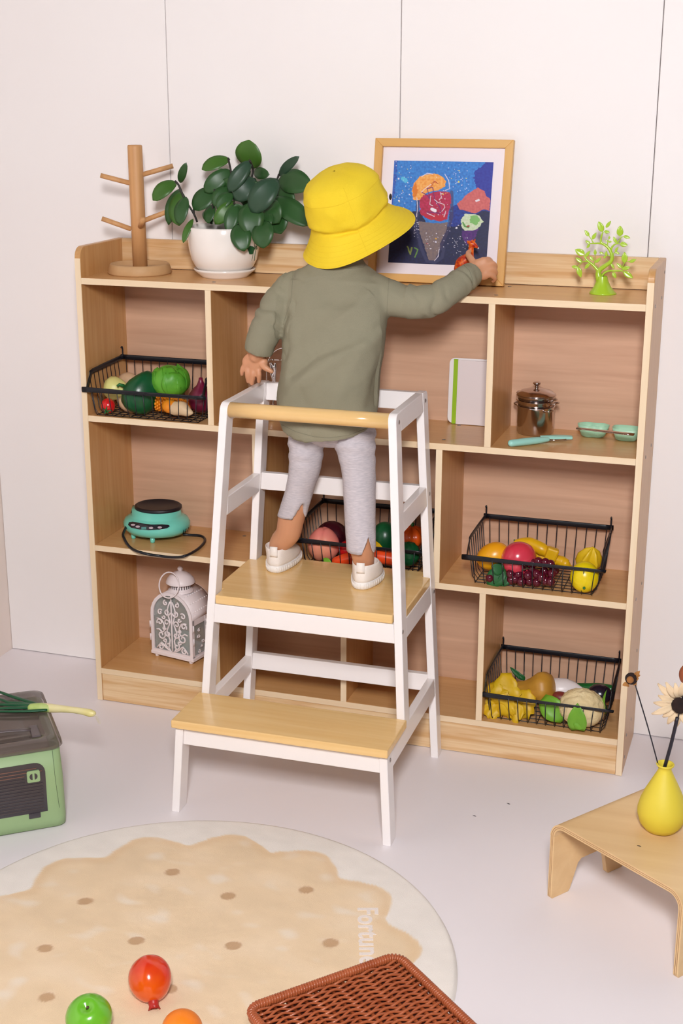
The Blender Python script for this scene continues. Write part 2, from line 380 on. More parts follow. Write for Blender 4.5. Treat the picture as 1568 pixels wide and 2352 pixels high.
# ------------------------------------------------------------------ wire baskets
def wire_basket(x0, x1, y0, y1, zf, label, loc=None):
    t = thing('wire_basket', ((x0+x1)/2, (y0+y1)/2, zf), label, 'basket', 'black wire baskets on the shelf')
    w_ = x1 - x0
    FH, BH = .060, .101; rim = []
    c = .010
    L = [(x0 + c, y0, FH), (x0 + .002, y0 + .004, FH), (x0, y0 + .010, FH + .006), (x0, y0 + .026, .088), (x0, y0 + .036, .094), (x0 + .002, y1 - .01, BH - .001), (x0 + .006, y1, BH), (x0 + .02, y1, BH)]
    Rr = [(x0 + x1 - p[0], p[1], p[2]) for p in L][::-1]
    rim = [(p[0], p[1], p[2] + zf) for p in L + Rr]
    m = MB(); m.tube(rim, [(.0013, .0058)] * len(rim), 8, sub=2, up=(0, 0, 1), closed=True); build(m, 'rim', M_black, t)
    n = 13
    for k in range(n):
        x = x0 + .012 + (w_ - .024) * k / (n - 1); xi = x0 + .017 + (w_ - .034) * k / (n - 1)
        m = MB(); m.tube([(x, y0, zf + FH), (xi, y0 + .006, zf + .014), (xi, y0 + .014, zf + .003), (xi, y1 - .014, zf + .003), (xi, y1 - .007, zf + .012), (x, y1, zf + BH)], .0010, 6); build(m, 'wire', M_black, t)
    n = 8
    for k in range(n):
        y = y0 + .022 + (y1 - y0 - .04) * k / (n - 1); hz = .088 + (BH - .088) * min(1, (y - y0 - .026) / .1) if y > y0 + .026 else .082
        m = MB(); m.tube([(x0, y, zf + hz), (x0 + .009, y, zf + .014), (x0 + .018, y, zf + .0015), (x1 - .018, y, zf + .0015), (x1 - .009, y, zf + .014), (x1, y, zf + hz)], .0010, 6); build(m, 'wire', M_black, t)
    for sx in (x0 + .004, x1 - .004):
        m = MB(); m.tube([(sx, y1, zf + BH), (sx, y1 + .001, zf + BH + .016), (sx, y1 - .001, zf + BH + .023), (sx, y1 - .006, zf + BH + .022)], .0018, 8, sub=3); build(m, 'hook', M_black, t)
    return t
B1 = (.018, .288, -.014, .158, Z2); B2 = (.859, 1.132, .004, .168, Z3); B3 = (.906, 1.166, .000, .172, Z4); B4 = (.492, .762, .002, .168, Z3)
wire_basket(*B1, 'black wire basket with cabbage, tomato and onion on the upper left shelf')
wire_basket(*B2, 'black wire basket of play fruit with red apple and grapes at the right')
wire_basket(*B3, 'black wire basket with cauliflower and squash in the bottom right cubby')
wire_basket(*B4, 'black wire basket behind the legs of the child, holding a peach')

# ------------------------------------------------------------------ play food
def blob(name, label, cat, c, r, m, fn=None, rot=(0, 0, 0), seg=28, rings=18, group=None):
    """one-piece fruit or vegetable; c centre, r radii"""
    t = thing(name, c, label, cat, group); q = MB(); q.m = Matrix.Translation(c) @ Euler(rot, 'XYZ').to_matrix().to_4x4()
    q.ball((0, 0, 0), r, seg, rings, fn); build(q, 'flesh', m, t); return t
def sub(t, name, q, m, label=None): return build(q, name, m, t, label=label)
def C(u, v, y): return at(u, v, y=y)
def fix(c, zmin, rz):  # keep a thing resting on its support
    return Vector((c.x, c.y, max(c.z, zmin + rz)))
G_glossy = dict(rough=.25, coat=.4)
m_yel = mat('yellow_pear_skin', 'e9dc8e', .4, 'd8d884', 14); m_tom = mat('tomato_red', 'd2161c', **G_glossy); m_dkg = mat('dark_green_skin', '0f5a30', .3, '0a4426', 20, bump=.2)
m_cab = mat('cabbage_leaf_green', '6ab436', .45, '438f24', 30, bump=.3, bscale=50); m_pot = mat('potato_skin', 'd9b896', .6, 'c9a27c', 30, bump=.3)
m_corn = mat('corn_orange', 'e8940f', .4, 'e0701a', 40); m_onion = mat('red_onion_skin', '7a1338', .3, '5c0e2c', 12, stretch=(1, 1, .2)); m_ging = mat('bun_beige', 'dfc6a2', .6, 'cfae86', 25, bump=.3)
m_stem = mat('stem_green', '2e7a3a', .5, '1f5f2c', 30); m_brown = mat('dry_brown_stem', '5b4630', .8)
# basket 1
c = C(265, 893, .05)
def bottle_gourd(L, r0, r1):
    return [(0, -L*.5), (r0*.6, -L*.47), (r0*.95, -L*.33), (r0, -L*.18), (r0*.85, 0), (r1, L*.2), (r1*.85, L*.35), (r1*1.0, L*.45), (r1*.7, L*.5), (0, L*.5)]
t = thing('pear_gourd', c, 'pale yellow pear-shaped gourd at the left end of the upper left basket', 'vegetable')
q = MB(); q.m = Matrix.Translation(c + Vector((.012, 0, 0))) @ Euler((0, radians(96), radians(14)), 'XYZ').to_matrix().to_4x4(); q.lathe(bottle_gourd(.072, .0265, .012), 24); sub(t, 'flesh', q, m_yel)
q = MB(); q.m = Matrix.Translation(c + Vector((.046, .008, .004))) @ Euler((0, radians(100), 0)).to_matrix().to_4x4(); q.tube([(0, 0, 0), (0, 0, .01)], [.003, .0022], 8); sub(t, 'stem', q, m_stem)
def leafy_cap(r, n=5):
    q = MB()
    for k in range(n):
        a = 2 * pi * k / n; q.add([(0, 0, .001), (cos(a - .4) * r * .45, sin(a - .4) * r * .45, .0), (cos(a) * r, sin(a) * r, -.004), (cos(a + .4) * r * .45, sin(a + .4) * r * .45, .0), (0, 0, -.001)], [(0, 1, 2, 3), (4, 3, 2, 1), (0, 3, 4, 1)])
    q.tube([(0, 0, 0), (0, 0, .008)], .0016, 6); return q
def put(q, M):
    q.v = [M @ v for v in q.v]; return q
c = fix(C(248, 932, .012), Z2 + .004, .0165)
t = blob('tomato', 'small glossy red tomato with green star cap at the front left basket', 'tomato', c, (.0155, .0155, .0165), m_tom)
sub(t, 'calyx', put(leafy_cap(.0125), Matrix.Translation(c + Vector((.003, -.0148, -.008))) @ Euler((radians(118), 0, 0)).to_matrix().to_4x4()), m_stem)
c = C(294, 927, .045); blob('potato', 'pinkish beige potato tucked behind the dark green pepper', 'potato', c, (.027, .019, .017), m_pot, rot=(0, .5, 0))
c = C(294, 872, .11); blob('potato', 'small brown potato at the back of the upper left basket', 'potato', c, (.022, .017, .016), m_pot)
def pepper_fn(p, d):
    a = atan2(d.y, d.x); k = 1 - .07 * abs(sin(a * 2)) ; return Vector((p.x * k, p.y * k, p.z)) * (1 + .03 * sin(a * 2 + 1))
c = C(322, 906, .040)
t = thing('green_pepper', c, 'big dark green pepper with a pointed top in the middle of its basket', 'pepper')
q = MB(); q.m = Matrix.Translation(c) @ Euler((radians(-12), radians(27), 0)).to_matrix().to_4x4()
q.lathe([(0, -.040), (.018, -.039), (.031, -.030), (.038, -.014), (.040, .002), (.036, .018), (.028, .033), (.020, .045), (.012, .053), (0, .055)], 36, fn=lambda p, a, t_: Vector((p.x * (1 + .06 * cos(a * 3)), p.y * (1 + .06 * cos(a * 3)), p.z))); sub(t, 'flesh', q, m_dkg)
q = MB(); q.tube([c + Vector((-.030, -.016, .020)), c + Vector((-.038, -.022, .024)), c + Vector((-.042, -.024, .020))], [.004, .003, .003], 8); sub(t, 'stem', q, m_stem)
c = C(391, 874, .065)
t = thing('cabbage', c, 'round bright green cabbage with folded leaves in the left basket', 'cabbage')
q = MB(); q.ball(c, (.041, .040, .034), 36, 24, lambda p, d: p * (1 + .06 * noise.noise(d * 1.8) + .03 * noise.noise(Vector((d.x * 5, d.y * 5, d.z * 1.2 + 4))))); sub(t, 'head', q, m_cab)
for k in range(7):
    a = -2.6 + k * .62; b = RND.uniform(-.3, .3)
    def cf(s, u, a=a, b=b, k=k):
        th = a + (u - .5) * 1.5 * (.55 + .45 * sin(pi * min(1, s * .8 + .15))) + b * s; ph = -1.2 + s * (1.9 + .25 * (k % 3))
        e_ = abs(u - .5) * 2; r = 1.03 + .03 * noise.noise(Vector((u * 3, s * 3, k))) + .020 * sin(u * 17 + s * 5 + k) * e_ + .07 * max(0, s - .7) * (1 + sin(u * 9 + k)) + .018 * (k % 2)
        return c + Vector((.041 * r * cos(ph) * cos(th), .040 * r * cos(ph) * sin(th), .034 * r * sin(ph)))
    q = MB(); q.grid(14, 14, cf, .0007); sub(t, 'leaf', q, m_cab)
def cob(name, label, c, rot, L=.075, r=.015):
    t = thing(name, c, label, 'corn'); M = Matrix.Translation(c) @ Euler(rot).to_matrix().to_4x4(); q = MB()
    for i in range(16):
        x = -L/2 + L * i / 16; rr = r * (1 - .45 * (i / 16) ** 3)
        for j in range(12):
            a = 2*pi*(j + .5 * (i % 2)) / 12; q.ball((x, cos(a) * rr, sin(a) * rr), (.0028, .0036, .0036), 6, 4)
    q.tube([(-L/2, 0, 0), (L/2, 0, 0)], [r * .95, r * .55], 12); put(q, M); sub(t, 'kernels', q, m_corn); return t
cob('corn_cob', 'orange yellow corn cob lying behind the beige bun in the basket', C(400, 930, .045), (0, .1, .1))
c = fix(C(410, 938, .012), Z2 + .004, .016)
t = blob('pastry', 'beige leaf-shaped pastry with orange end at the front of the basket', 'food', c, (.036, .017, .0155), m_ging, lambda p, d: Vector((p.x, p.y * (1 - .35 * (d.x > 0) * d.x), p.z * (1 - .45 * abs(d.x) ** 3) + .002 * sin(p.x * 160))), rot=(0, .16, -.1))
q = MB(); q.m = Matrix.Translation(c + Vector((-.0195, .001, .0025))) @ Euler((0, .16, -.1)).to_matrix().to_4x4(); q.ball((0, 0, 0), (.0185, .0165, .015), 20, 12); sub(t, 'orange_end', q, m_corn)
c = C(462, 914, .055)
c.x = min(c.x, .262)
t = thing('red_onion', c, 'dark purple-red onion at the right end of the upper left basket', 'onion')
q = MB(); q.m = Matrix.Translation(c); q.lathe([(0, -.031), (.013, -.0295), (.024, -.02), (.028, -.006), (.026, .008), (.018, .02), (.009, .028), (.005, .038), (.004, .044), (0, .045)], 28); sub(t, 'bulb', q, m_onion)
# basket 2
m_mango = mat('mango_orange', 'f29a12', .3, 'f2b21c', 10); m_apple = mat('pink_red_apple', 'd4263f', .22, 'e0485a', 6, coat=.4); m_grape = mat('grape_purple', '5a0c24', .18, coat=.5, sss=0)
m_ban = mat('banana_yellow', 'eebb14', .35, 'd9a80e', 18); m_lem = mat('lemon_yellow', 'f2dc10', .3, 'e6c80c', 12, bump=.15, bscale=90); m_star = mat('star_fruit_yellow', 'dcb81c', .35); m_leaf = mat('plastic_leaf_green', '1f6a30', .5, '134a22', 20)
bz = Z3 + .004
c = fix(C(1133, 1278, .062), bz, .03); blob('mango', 'orange mango at the left end of the right-hand fruit basket', 'mango', c, (.036, .027, .029), m_mango, lambda p, d: Vector((p.x, p.y, p.z * (1 + .08 * d.x))), rot=(0, -.35, .2))
def apple_fn(rad):
    return lambda p, d: Vector((p.x * (1 - .10 * max(0, -d.z)), p.y * (1 - .10 * max(0, -d.z)), p.z * .92 - (rad * .24 * math.exp(-((d.x**2 + d.y**2) / .06)) if d.z > 0 else -rad * .14 * math.exp(-((d.x**2 + d.y**2) / .05)))))
def apple(name, label, c, r, m, rot, seg=36):
    t = thing(name, c, label, 'apple'); M = Matrix.Translation(c) @ Euler(rot).to_matrix().to_4x4(); q = MB(); q.m = M; q.ball((0, 0, 0), r, seg, 28, apple_fn(r)); sub(t, 'flesh', q, m)
    q = MB(); q.m = M; q.tube([(0, 0, r * .56), (r * .03, 0, r * .78), (r * .1, 0, r * .9)], [r * .05, r * .04, r * .06], 8); sub(t, 'stem', q, m_brown); return t
apple('apple', 'glossy pinkish red apple in the middle of the right-hand fruit basket', fix(C(1190, 1283, .055), bz, .034), .0375, m_apple, (radians(108), 0, radians(42)))
# bananas: three fingers tied in a knot end
t = thing('banana_bunch', C(1235, 1268, .11), 'bunch of three yellow bananas behind the red apple', 'banana')
for pts in (((1186, 1245), (1215, 1248), (1245, 1262), (1263, 1275)), ((1262, 1280), (1290, 1290), (1300, 1296), (1308, 1300)), ((1232, 1272), (1250, 1283), (1268, 1290), (1278, 1292))):
    pp = [C(u, v, .105 if k < 2 else .1) for k, (u, v) in enumerate(pts)]; q = MB(); q.tube(pp, [.006, .0135, .0145, .008] if pts[0][0] < 1200 else [.009, .0125, .011, .004], 7, sub=5, caps='round'); sub(t, 'banana', q, m_ban)
c_ = C(1267, 1272, .09); q = MB(); q.m = Matrix.Translation(c_) @ Euler((0, .3, .2)).to_matrix().to_4x4(); q.box(-.013, .012, -.010, .010, -.013, .013, .004); sub(t, 'tied_end', q, m_ban)
q = MB(); q.tube([C(1181, 1241, .105), C(1190, 1246, .105)], [.002, .005], 8, caps='round'); sub(t, 'tip', q, m_stem)
c = fix(C(1342, 1325, .030), bz, .030); blob('lemon', 'bright yellow lemon with tiny green tip at the right end of its basket', 'lemon', c, (.029, .029, .032), m_lem)
sub([o for o in bpy.data.objects if o.name.startswith('lemon')][0], 'stem_tip', (lambda q: (q.ball(c + Vector((.004, -.0275, -.014)), .003, 8, 6), q)[1])(MB()), m_stem)
c = C(1352, 1290, .08)
t = thing('star_fruit', c, 'yellow star fruit with ridges standing behind the lemon', 'star fruit'); q = MB(); q.m = Matrix.Translation(c) @ Euler((.35, .1, .5)).to_matrix().to_4x4()
q.lathe([(0, -.035), (.018, -.026), (.027, -.008), (.026, .01), (.015, .028), (.003, .036), (0, .037)], 40, fn=lambda p, a, t_: Vector((p.x * (.55 + .5 * abs(cos(a * 2.5)) ** 3), p.y * (.55 + .5 * abs(cos(a * 2.5)) ** 3), p.z))); sub(t, 'flesh', q, m_star)
# grapes
gc = C(1222, 1325, .022); t = thing('grape_bunch', gc, 'bunch of dark red grapes with green leaf at the basket front', 'grapes')
gp = []
for u, v in ((1186, 1299), (1206, 1293), (1224, 1294), (1236, 1290), (1252, 1292), (1264, 1296), (1172, 1318), (1190, 1319), (1212, 1322), (1232, 1318), (1250, 1312), (1266, 1318), (1274, 1310), (1173, 1337), (1196, 1342), (1215, 1336), (1232, 1338), (1252, 1334), (1264, 1336), (1124, 1339), (1182, 1330), (1243, 1326), (1221, 1308), (1200, 1306)):
    yy = .032 - .012 * RND.random() if v > 1312 else .042
    p = C(u, v, yy); p.z = max(p.z, bz + .0095); q = MB(); q.ball(p, (.0092, .0092, .0098), 14, 9); sub(t, 'grape', q, m_grape)
q = MB(); q.tube([C(1136, 1325, .03), C(1165, 1318, .03), C(1190, 1312, .03), C(1215, 1305, .035)], .0016, 6, sub=3); sub(t, 'stalk', q, m_brown)
def leaf_mesh(b, tp, wid, nrm, bend=.15, n=7, thick=.0006, shape=lambda s: sin(pi * min(1, s * 1.0)) ** .7 * (1 - .25 * s), wave=0, crease=.25):
    b, tp = Vector(b), Vector(tp); ax = tp - b; L = ax.length; ax.normalize(); nrm = Vector(nrm); nrm = (nrm - ax * nrm.dot(ax)).normalized(); sd = ax.cross(nrm)
    def f(s, u):
        w_ = wid / 2 * max(0.02, shape(s)); x = (u - .5) * 2
        return b + ax * (L * s) + sd * (w_ * x) + nrm * (-bend * L * (s - .5) ** 2 * 4 * .5 + abs(x) * w_ * crease + wave * sin(s * 14 + x * 2))
    q = MB(); q.grid(n, 5, f, thick); return q
for (b, tp, wd) in (((1160, 1308), (1118, 1345), .045), ((1158, 1312), (1128, 1300), .03), ((1165, 1322), (1148, 1346), .03)):
    sub(t, 'leaf', leaf_mesh(C(*b, .028), C(*tp, .018) , wd, (0, -1, .3), .1), m_leaf)
# basket 3
m_ycab = mat('yellow_leaf', 'e2bd1c', .5, 'cfa012', 30, bump=.5, bscale=60); m_sq = mat('butternut_skin', 'cf9a3a', .45, 'b8832c', 18, bump=.2); m_rad = mat('white_radish', 'ece4e4', .35); m_cuc = mat('cucumber_green', '126b2c', .3, '0c4f20', 25); m_cau = mat('cauliflower_curd', 'ead6a8', .7, 'dfc692', 35, bump=.8, bscale=160); m_lg = mat('light_leaf_green', '7ab32e', .45, '5f9a26', 20); m_egg = mat('eggplant_skin', '1b1426', .25, coat=.4); m_zuc = mat('zucchini_dark', '0a4a30', .35)
bz = Z4 + .004
c = C(1160, 1598, .035)
t = thing('yellow_cabbage', c, 'crinkled yellow cabbage leaves at the left front of the bottom basket', 'cabbage')
specs = [((1150, 1650), (1122, 1570), .075, (-.2, -1, .3)), ((1165, 1655), (1160, 1548), .065, (0, -1, .4)), ((1175, 1650), (1222, 1592), .06, (.2, -1, .4)), ((1150, 1640), (1108, 1625), .035, (-.3, -1, .5)), ((1160, 1655), (1200, 1630), .05, (.1, -1, .5)), ((1145, 1655), (1168, 1600), .06, (0, -1, .1))]
for k, (b, tp, wd, nm) in enumerate(specs):
    yb = .030 + .006 * k; bb_ = C(*b, .026 + .004 * (k % 3)); bb_.z = max(bb_.z, bz + .003)
    q = leaf_mesh(bb_, C(*tp, .05 if k < 3 else .022), wd, nm, .35, 14, .0010, shape=lambda s: (.35 + .65 * sin(pi * min(1, s * .9 + .1))) * (1 + .12 * sin(s * 25)), wave=.002)
    sub(t, 'leaf', q, m_ycab)
q = MB(); q.ball(C(1163, 1620, .045), (.030, .022, .026), 24, 16, lambda p, d: p * (1 + .08 * noise.noise(d * 4) + .05 * sin(d.x * 12))); sub(t, 'heart', q, m_ycab)
c = C(1225, 1580, .085)
t = thing('butternut_squash', c, 'tan butternut squash lying behind the yellow cabbage leaves', 'squash'); q = MB(); q.m = Matrix.Translation(c + Vector((-.005, 0, -.004))) @ Euler((0, radians(72), radians(-8))).to_matrix().to_4x4()
q.lathe([(0, -.048), (.010, -.047), (.018, -.04), (.021, -.028), (.020, -.010), (.026, .008), (.034, .024), (.034, .036), (.026, .047), (.01, .052), (0, .052)], 32, fn=lambda p, a, t_: Vector((p.x * (1 + .03 * cos(a * 8)), p.y * (1 + .03 * cos(a * 8)), p.z))); sub(t, 'flesh', q, m_sq)
c = C(1290, 1584, .11)
t = thing('white_radish', c, 'smooth white radish between the squash and the cauliflower', 'radish'); q = MB(); q.m = Matrix.Translation(c) @ Euler((0, radians(82), .1)).to_matrix().to_4x4(); q.lathe([(0, -.05), (.012, -.046), (.022, -.03), (.026, -.01), (.024, .01), (.016, .028), (.006, .04), (.001, .046), (0, .047)], 24); sub(t, 'root', q, m_rad)
t = thing('cucumber', C(1360, 1580, .12), 'long green cucumber behind the cauliflower', 'cucumber'); q = MB(); q.tube([C(1312, 1576, .13), C(1340, 1579, .13), C(1375, 1580, .125), C(1402, 1583, .12)], [.007, .0095, .0105, .0095], 16, sub=4, caps='round'); sub(t, 'flesh', q, m_cuc)
t = thing('green_onion_top', C(1185, 1555, .11), 'dark green jagged vegetable top poking up at the basket back', 'vegetable')
for tp in ((1170, 1533), (1180, 1543), (1192, 1548)): sub(t, 'leaf', leaf_mesh(C(1205, 1562, .11), C(*tp, .11), .014, (0, -1, .2), .2), m_leaf)
c = C(1402, 1598, .085); c.x = min(c.x, 1.135); blob('eggplant', 'dark aubergine at the right end of the bottom basket', 'eggplant', c, (.026, .023, .022), m_egg)
c = C(1388, 1630, .06); c.x = min(c.x, 1.13); blob('zucchini', 'dark green zucchini under the aubergine', 'zucchini', c, (.026, .030, .018), m_zuc, rot=(0, 0, .4))
c = C(1336, 1625, .035)
t = thing('cauliflower', c, 'cream cauliflower with light green leaves in the bottom right basket', 'cauliflower')
q = MB(); q.ball(c, (.047, .036, .040), 72, 48, lambda p, d: p * (1 + .10 * (1 - abs(noise.noise(d * 3.1))) - .06 + .03 * noise.noise(d * 11))); sub(t, 'curd', q, m_cau)
sub(t, 'leaf', leaf_mesh(C(1326, 1680, .000), C(1325, 1618, -.004), .040, (0, -1, .1), .2, 9, shape=lambda s: sin(pi * (s * .8 + .2)) ** .8), m_lg, 'pointed bright green leaf at the front')
sub(t, 'leaf', leaf_mesh(C(1345, 1672, .002), C(1316, 1650, .0), .03, (0, -1, .2), .1, 7), m_lg)
sub(t, 'leaf', leaf_mesh(C(1294, 1652, .02), C(1244, 1604, .035), .05, (-.3, -1, .5), .25, 9, shape=lambda s: .45 + .55 * sin(pi * s)), m_lg)
sub(t, 'leaf', leaf_mesh(C(1386, 1640, .03), C(1388, 1585, .04), .012, (-.8, -.6, .1), .2, 7), m_lg)
blob('red_potato', 'small reddish vegetable between the radish and the cauliflower', 'vegetable', C(1286, 1602, .07), (.018, .014, .013), mat('red_skin', '8c3a30', .45, '6d2a26', 20))
# basket 4
m_peach = mat('peach_pink', 'dd6a72', .4, 'ea9a78', 7, contrast=.35); m_plum = mat('dark_plum', '3a0a18', .25, coat=.3); m_or = mat('pumpkin_orange', 'e85a14', .3, coat=.3); m_car = mat('carrot_orange', 'e8491a', .3, coat=.3)
bz = Z3 + .004
c = fix(C(743, 1252, .045), bz, .035)
t = thing('peach', c, 'pink peach with a cleft at the left of the middle basket', 'peach')
q = MB(); q.m = Matrix.Translation(c); q.ball((0, 0, 0), (.0345, .032, .036), 40, 28, lambda p, d: Vector((p.x, p.y, p.z)) * (1 - .10 * math.exp(-(d.x * 7) ** 2) * (d.y < .2)) * (1 + .12 * max(0, d.z) ** 6)); sub(t, 'flesh', q, m_peach)
sub(t, 'leaf', leaf_mesh(C(742, 1282, .012), C(762, 1296, .004), .014, (0, -1, .5), .1), m_lg)
c = C(762, 1232, .105); blob('plum', 'very dark red plum behind the peach', 'plum', c, (.036, .034, .034), m_plum)
c = fix(C(884, 1236, .085), bz, .03); blob('avocado', 'dark green avocado between the legs and tower post', 'avocado', c, (.030, .030, .036), m_dkg)
c = C(945, 1232, .09)
t = thing('pumpkin', c, 'small ribbed orange pumpkin at the right of the middle basket', 'pumpkin'); q = MB(); q.m = Matrix.Translation(c); q.ball((0, 0, 0), (.032, .032, .024), 64, 20, lambda p, d: Vector((p.x, p.y, p.z)) * (.9 + .1 * abs(cos(atan2(d.y, d.x) * 4)))); sub(t, 'flesh', q, m_or)
q = MB(); q.tube([c + Vector((0, 0, .018)), c + Vector((.003, 0, .03))], [.004, .003], 8); sub(t, 'stem', q, m_stem)
for i, (a_, b_) in enumerate((((772, 1294), (806, 1282)), ((858, 1276), (905, 1284)))):
    t = thing('carrot', C(*a_, .02), ('orange carrot beside the peach, left of the right trouser leg', 'orange carrot to the right of the right shoe')[i], 'carrot'); pa, pb = C(*a_, .018), C(*b_, .022); pa.z = max(pa.z, bz + .012); pb.z = max(pb.z, bz + .014)
    q = MB(); q.tube([pa, pa.lerp(pb, .5), pb], [.010, .013, .0145] if i == 0 else [.0145, .0150, .0140], 16, sub=4, caps='round'); sub(t, 'root', q, m_car)
c = fix(C(938, 1272, .035), bz, .024); blob('broccoli', 'dark green crinkled vegetable at the right end of the middle basket', 'vegetable', c, (.024, .024, .026), m_dkg, lambda p, d: p * (1 + .10 * noise.noise(d * 6)))
c = fix(C(800, 1262, .06), bz, .02); blob('red_tomato', 'dark red tomato half hidden behind the right trouser leg', 'tomato', c, (.022, .022, .02), m_tom)
c = fix(C(862, 1262, .06), bz, .018); blob('yellow_pepper', 'small yellow pepper right of the trouser leg', 'pepper', c, (.018, .018, .02), m_ban, pepper_fn)
# fruit on the rug
m_pom = mat('pomegranate_red', 'd11414', .18, 'e65a10', 9, coat=.5, contrast=.25); m_gap_ = mat('green_apple_skin', '62b224', .2, '74bc34', 5, coat=.4); m_ora = mat('orange_peel', 'f07a10', .35, 'f58a1c', 8, bump=.3, bscale=120)
c = at(345, 2246, z=.0415); r = px(c, 49.5)
t = thing('pomegranate', c, 'shiny red and orange pomegranate with a crown lying on the rug', 'pomegranate'); M = Matrix.Translation((c.x, c.y, RZ + r * .97)) @ Euler((radians(135), radians(-28), radians(8))).to_matrix().to_4x4()
q = MB(); q.m = M; q.ball((0, 0, 0), (r, r, r * 1.06), 40, 26, lambda p, d: p * (1 + .02 * cos(atan2(d.y, d.x) * 5) * (1 - d.z**2)) * (1 + .06 * max(0, d.z) ** 4)); sub(t, 'flesh', q, m_pom)
q = MB(); q.m = M; q.lathe([(r * .32, r * .98), (r * .24, r * 1.12), (r * .22, r * 1.28), (r * .29, r * 1.46), (r * .23, r * 1.46), (r * .15, r * 1.3), (0, r * 1.28)], 20, fn=lambda p, a, t_: Vector((p.x, p.y, p.z - (r * .09 * (cos(a * 5) > 0) if .5 < t_ < .8 else 0)))); sub(t, 'crown', q, mat('crown_red', 'b5241a', .4))
c = at(204, 2330, z=.045); r = px(c, 54); apple('green_apple', 'shiny bright green apple near the bottom edge on the rug', Vector((c.x, c.y, RZ + r * .9)), r, m_gap_, (radians(24), radians(6), 0))
c = at(418, 2366, z=.04); r = px(c, 48); t = blob('orange', 'orange fruit at the bottom edge beside the green apple', 'orange', Vector((c.x, c.y, RZ + r)), (r, r, r), m_ora, seg=40, rings=26)

# ------------------------------------------------------------------ mug tree
m_rub = wood('rubberwood_z', 'd3a06c', 'c28d5a', 'z', rough=.55, freq=60); m_rub2 = mat('rubberwood_base', 'cda578', .6, 'c29869', 30)
mc = at(321, 617, z=Z1); mc = Vector((mc.x, .112, Z1)); mc.x = at(321, 620, y=.112).x
t = thing('mug_tree', mc, 'wooden mug tree with a thick post and short pegs on a round dish base', 'mug holder')
rb = px(mc, 73.5)
q = MB(); q.m = Matrix.Translation(mc); q.lathe([(0, 0), (rb * .97, 0), (rb, .003), (rb * .93, .019), (rb * .90, .0215), (rb * .86, .0205), (rb * .82, .015), (0, .015)], 56); sub(t, 'base', q, m_rub2)
pt, pb = at(309, 333, y=.112), at(322, 608, y=.112); rp = px(mc, 16.5)
q = MB(); q.m = Matrix.Translation(mc); hz = pt.z - mc.z; cx_ = at(309.5, 340, y=.112).x - mc.x; cb = at(321.5, 600, y=.112).x - mc.x
q.tube([(cb, 0, .014), (cb + (cx_ - cb) * .5, 0, hz * .5), (cx_, 0, hz - .003), (cx_, 0, hz)], [rp, rp, rp, rp * .93], 28, caps=True, up=(0, 1, 0)); sub(t, 'post', q, m_rub)
for (a, b, ya, yb) in (((300, 421), (231, 403), .106, .085), ((327, 401), (397, 381), .118, .150), ((301, 526), (234, 502), .106, .085), ((332, 506), (400, 480), .118, .150), ((322, 520), (327, 500), .098, .030)):
    pa, pb = at(*a, y=ya), at(*b, y=yb)
    if ya == .098: pb = at(329, 503, y=.055)
    q = MB(); q.tube([pa, pb], .0052, 14, caps=True); sub(t, 'peg', q, m_rub)

# ------------------------------------------------------------------ potted plant
pc = at(516, 630, z=Z1); pc.y = .120; pc.x = at(516, 633, y=.120).x; pc.z = Z1
m_cer = mat('white_glazed_ceramic', 'f3ece6', .12, coat=.5); m_soil = mat('potting_soil', '2c211b', .95, '120c0a', 60, bump=1)
t = thing('potted_plant', pc, 'leafy green houseplant in a white ceramic pot with saucer', 'plant')
s_ = px(pc, 1)
q = MB(); q.m = Matrix.Translation(pc); q.lathe([(0, .0), (53*s_, .0), (55*s_, .003), (68*s_, .013), (71*s_, .0175), (69*s_, .0185), (64*s_, .014), (50*s_, .008), (0, .008)], 56); sub(t, 'saucer', q, m_cer)
q = MB(); q.m = Matrix.Translation(pc + Vector((0, 0, .008))); PH = at(514, 519, y=.12).z - Z1 - .008
prof = [(0, 0), (47*s_, 0), (56*s_, .005), (67*s_, .015), (75.5*s_, .031), (80.5*s_, .052), (83*s_, .075), (84*s_, PH - .003), (82*s_, PH), (79*s_, PH), (77*s_, PH - .008), (74*s_, PH * .7)]
q.lathe(prof, 64); sub(t, 'pot', q, m_cer)
q = MB(); q.m = Matrix.Translation(pc + Vector((0, 0, PH - .004))); q.lathe([(0, .002), (40*s_, .0), (76*s_, -.003)], 32, fn=lambda p, a, t_: p + Vector((0, 0, .003 * noise.noise(p * 80)))); sub(t, 'soil', q, m_soil)
m_pl = [mat('leaf_deep_green', '23491f', .42, '30572a', 22, bump=.15), mat('leaf_bluish_green', '2c4a36', .42, '243f2a', 16, bump=.15), mat('leaf_fresh_green', '456f22', .42, '365f20', 18, bump=.15)]
m_dst = mat('dark_stem', '2a2420', .6)
def Zp(u, v, y): return at(160 + u / 2.6133, 300 + v / 2.6133, y=y)
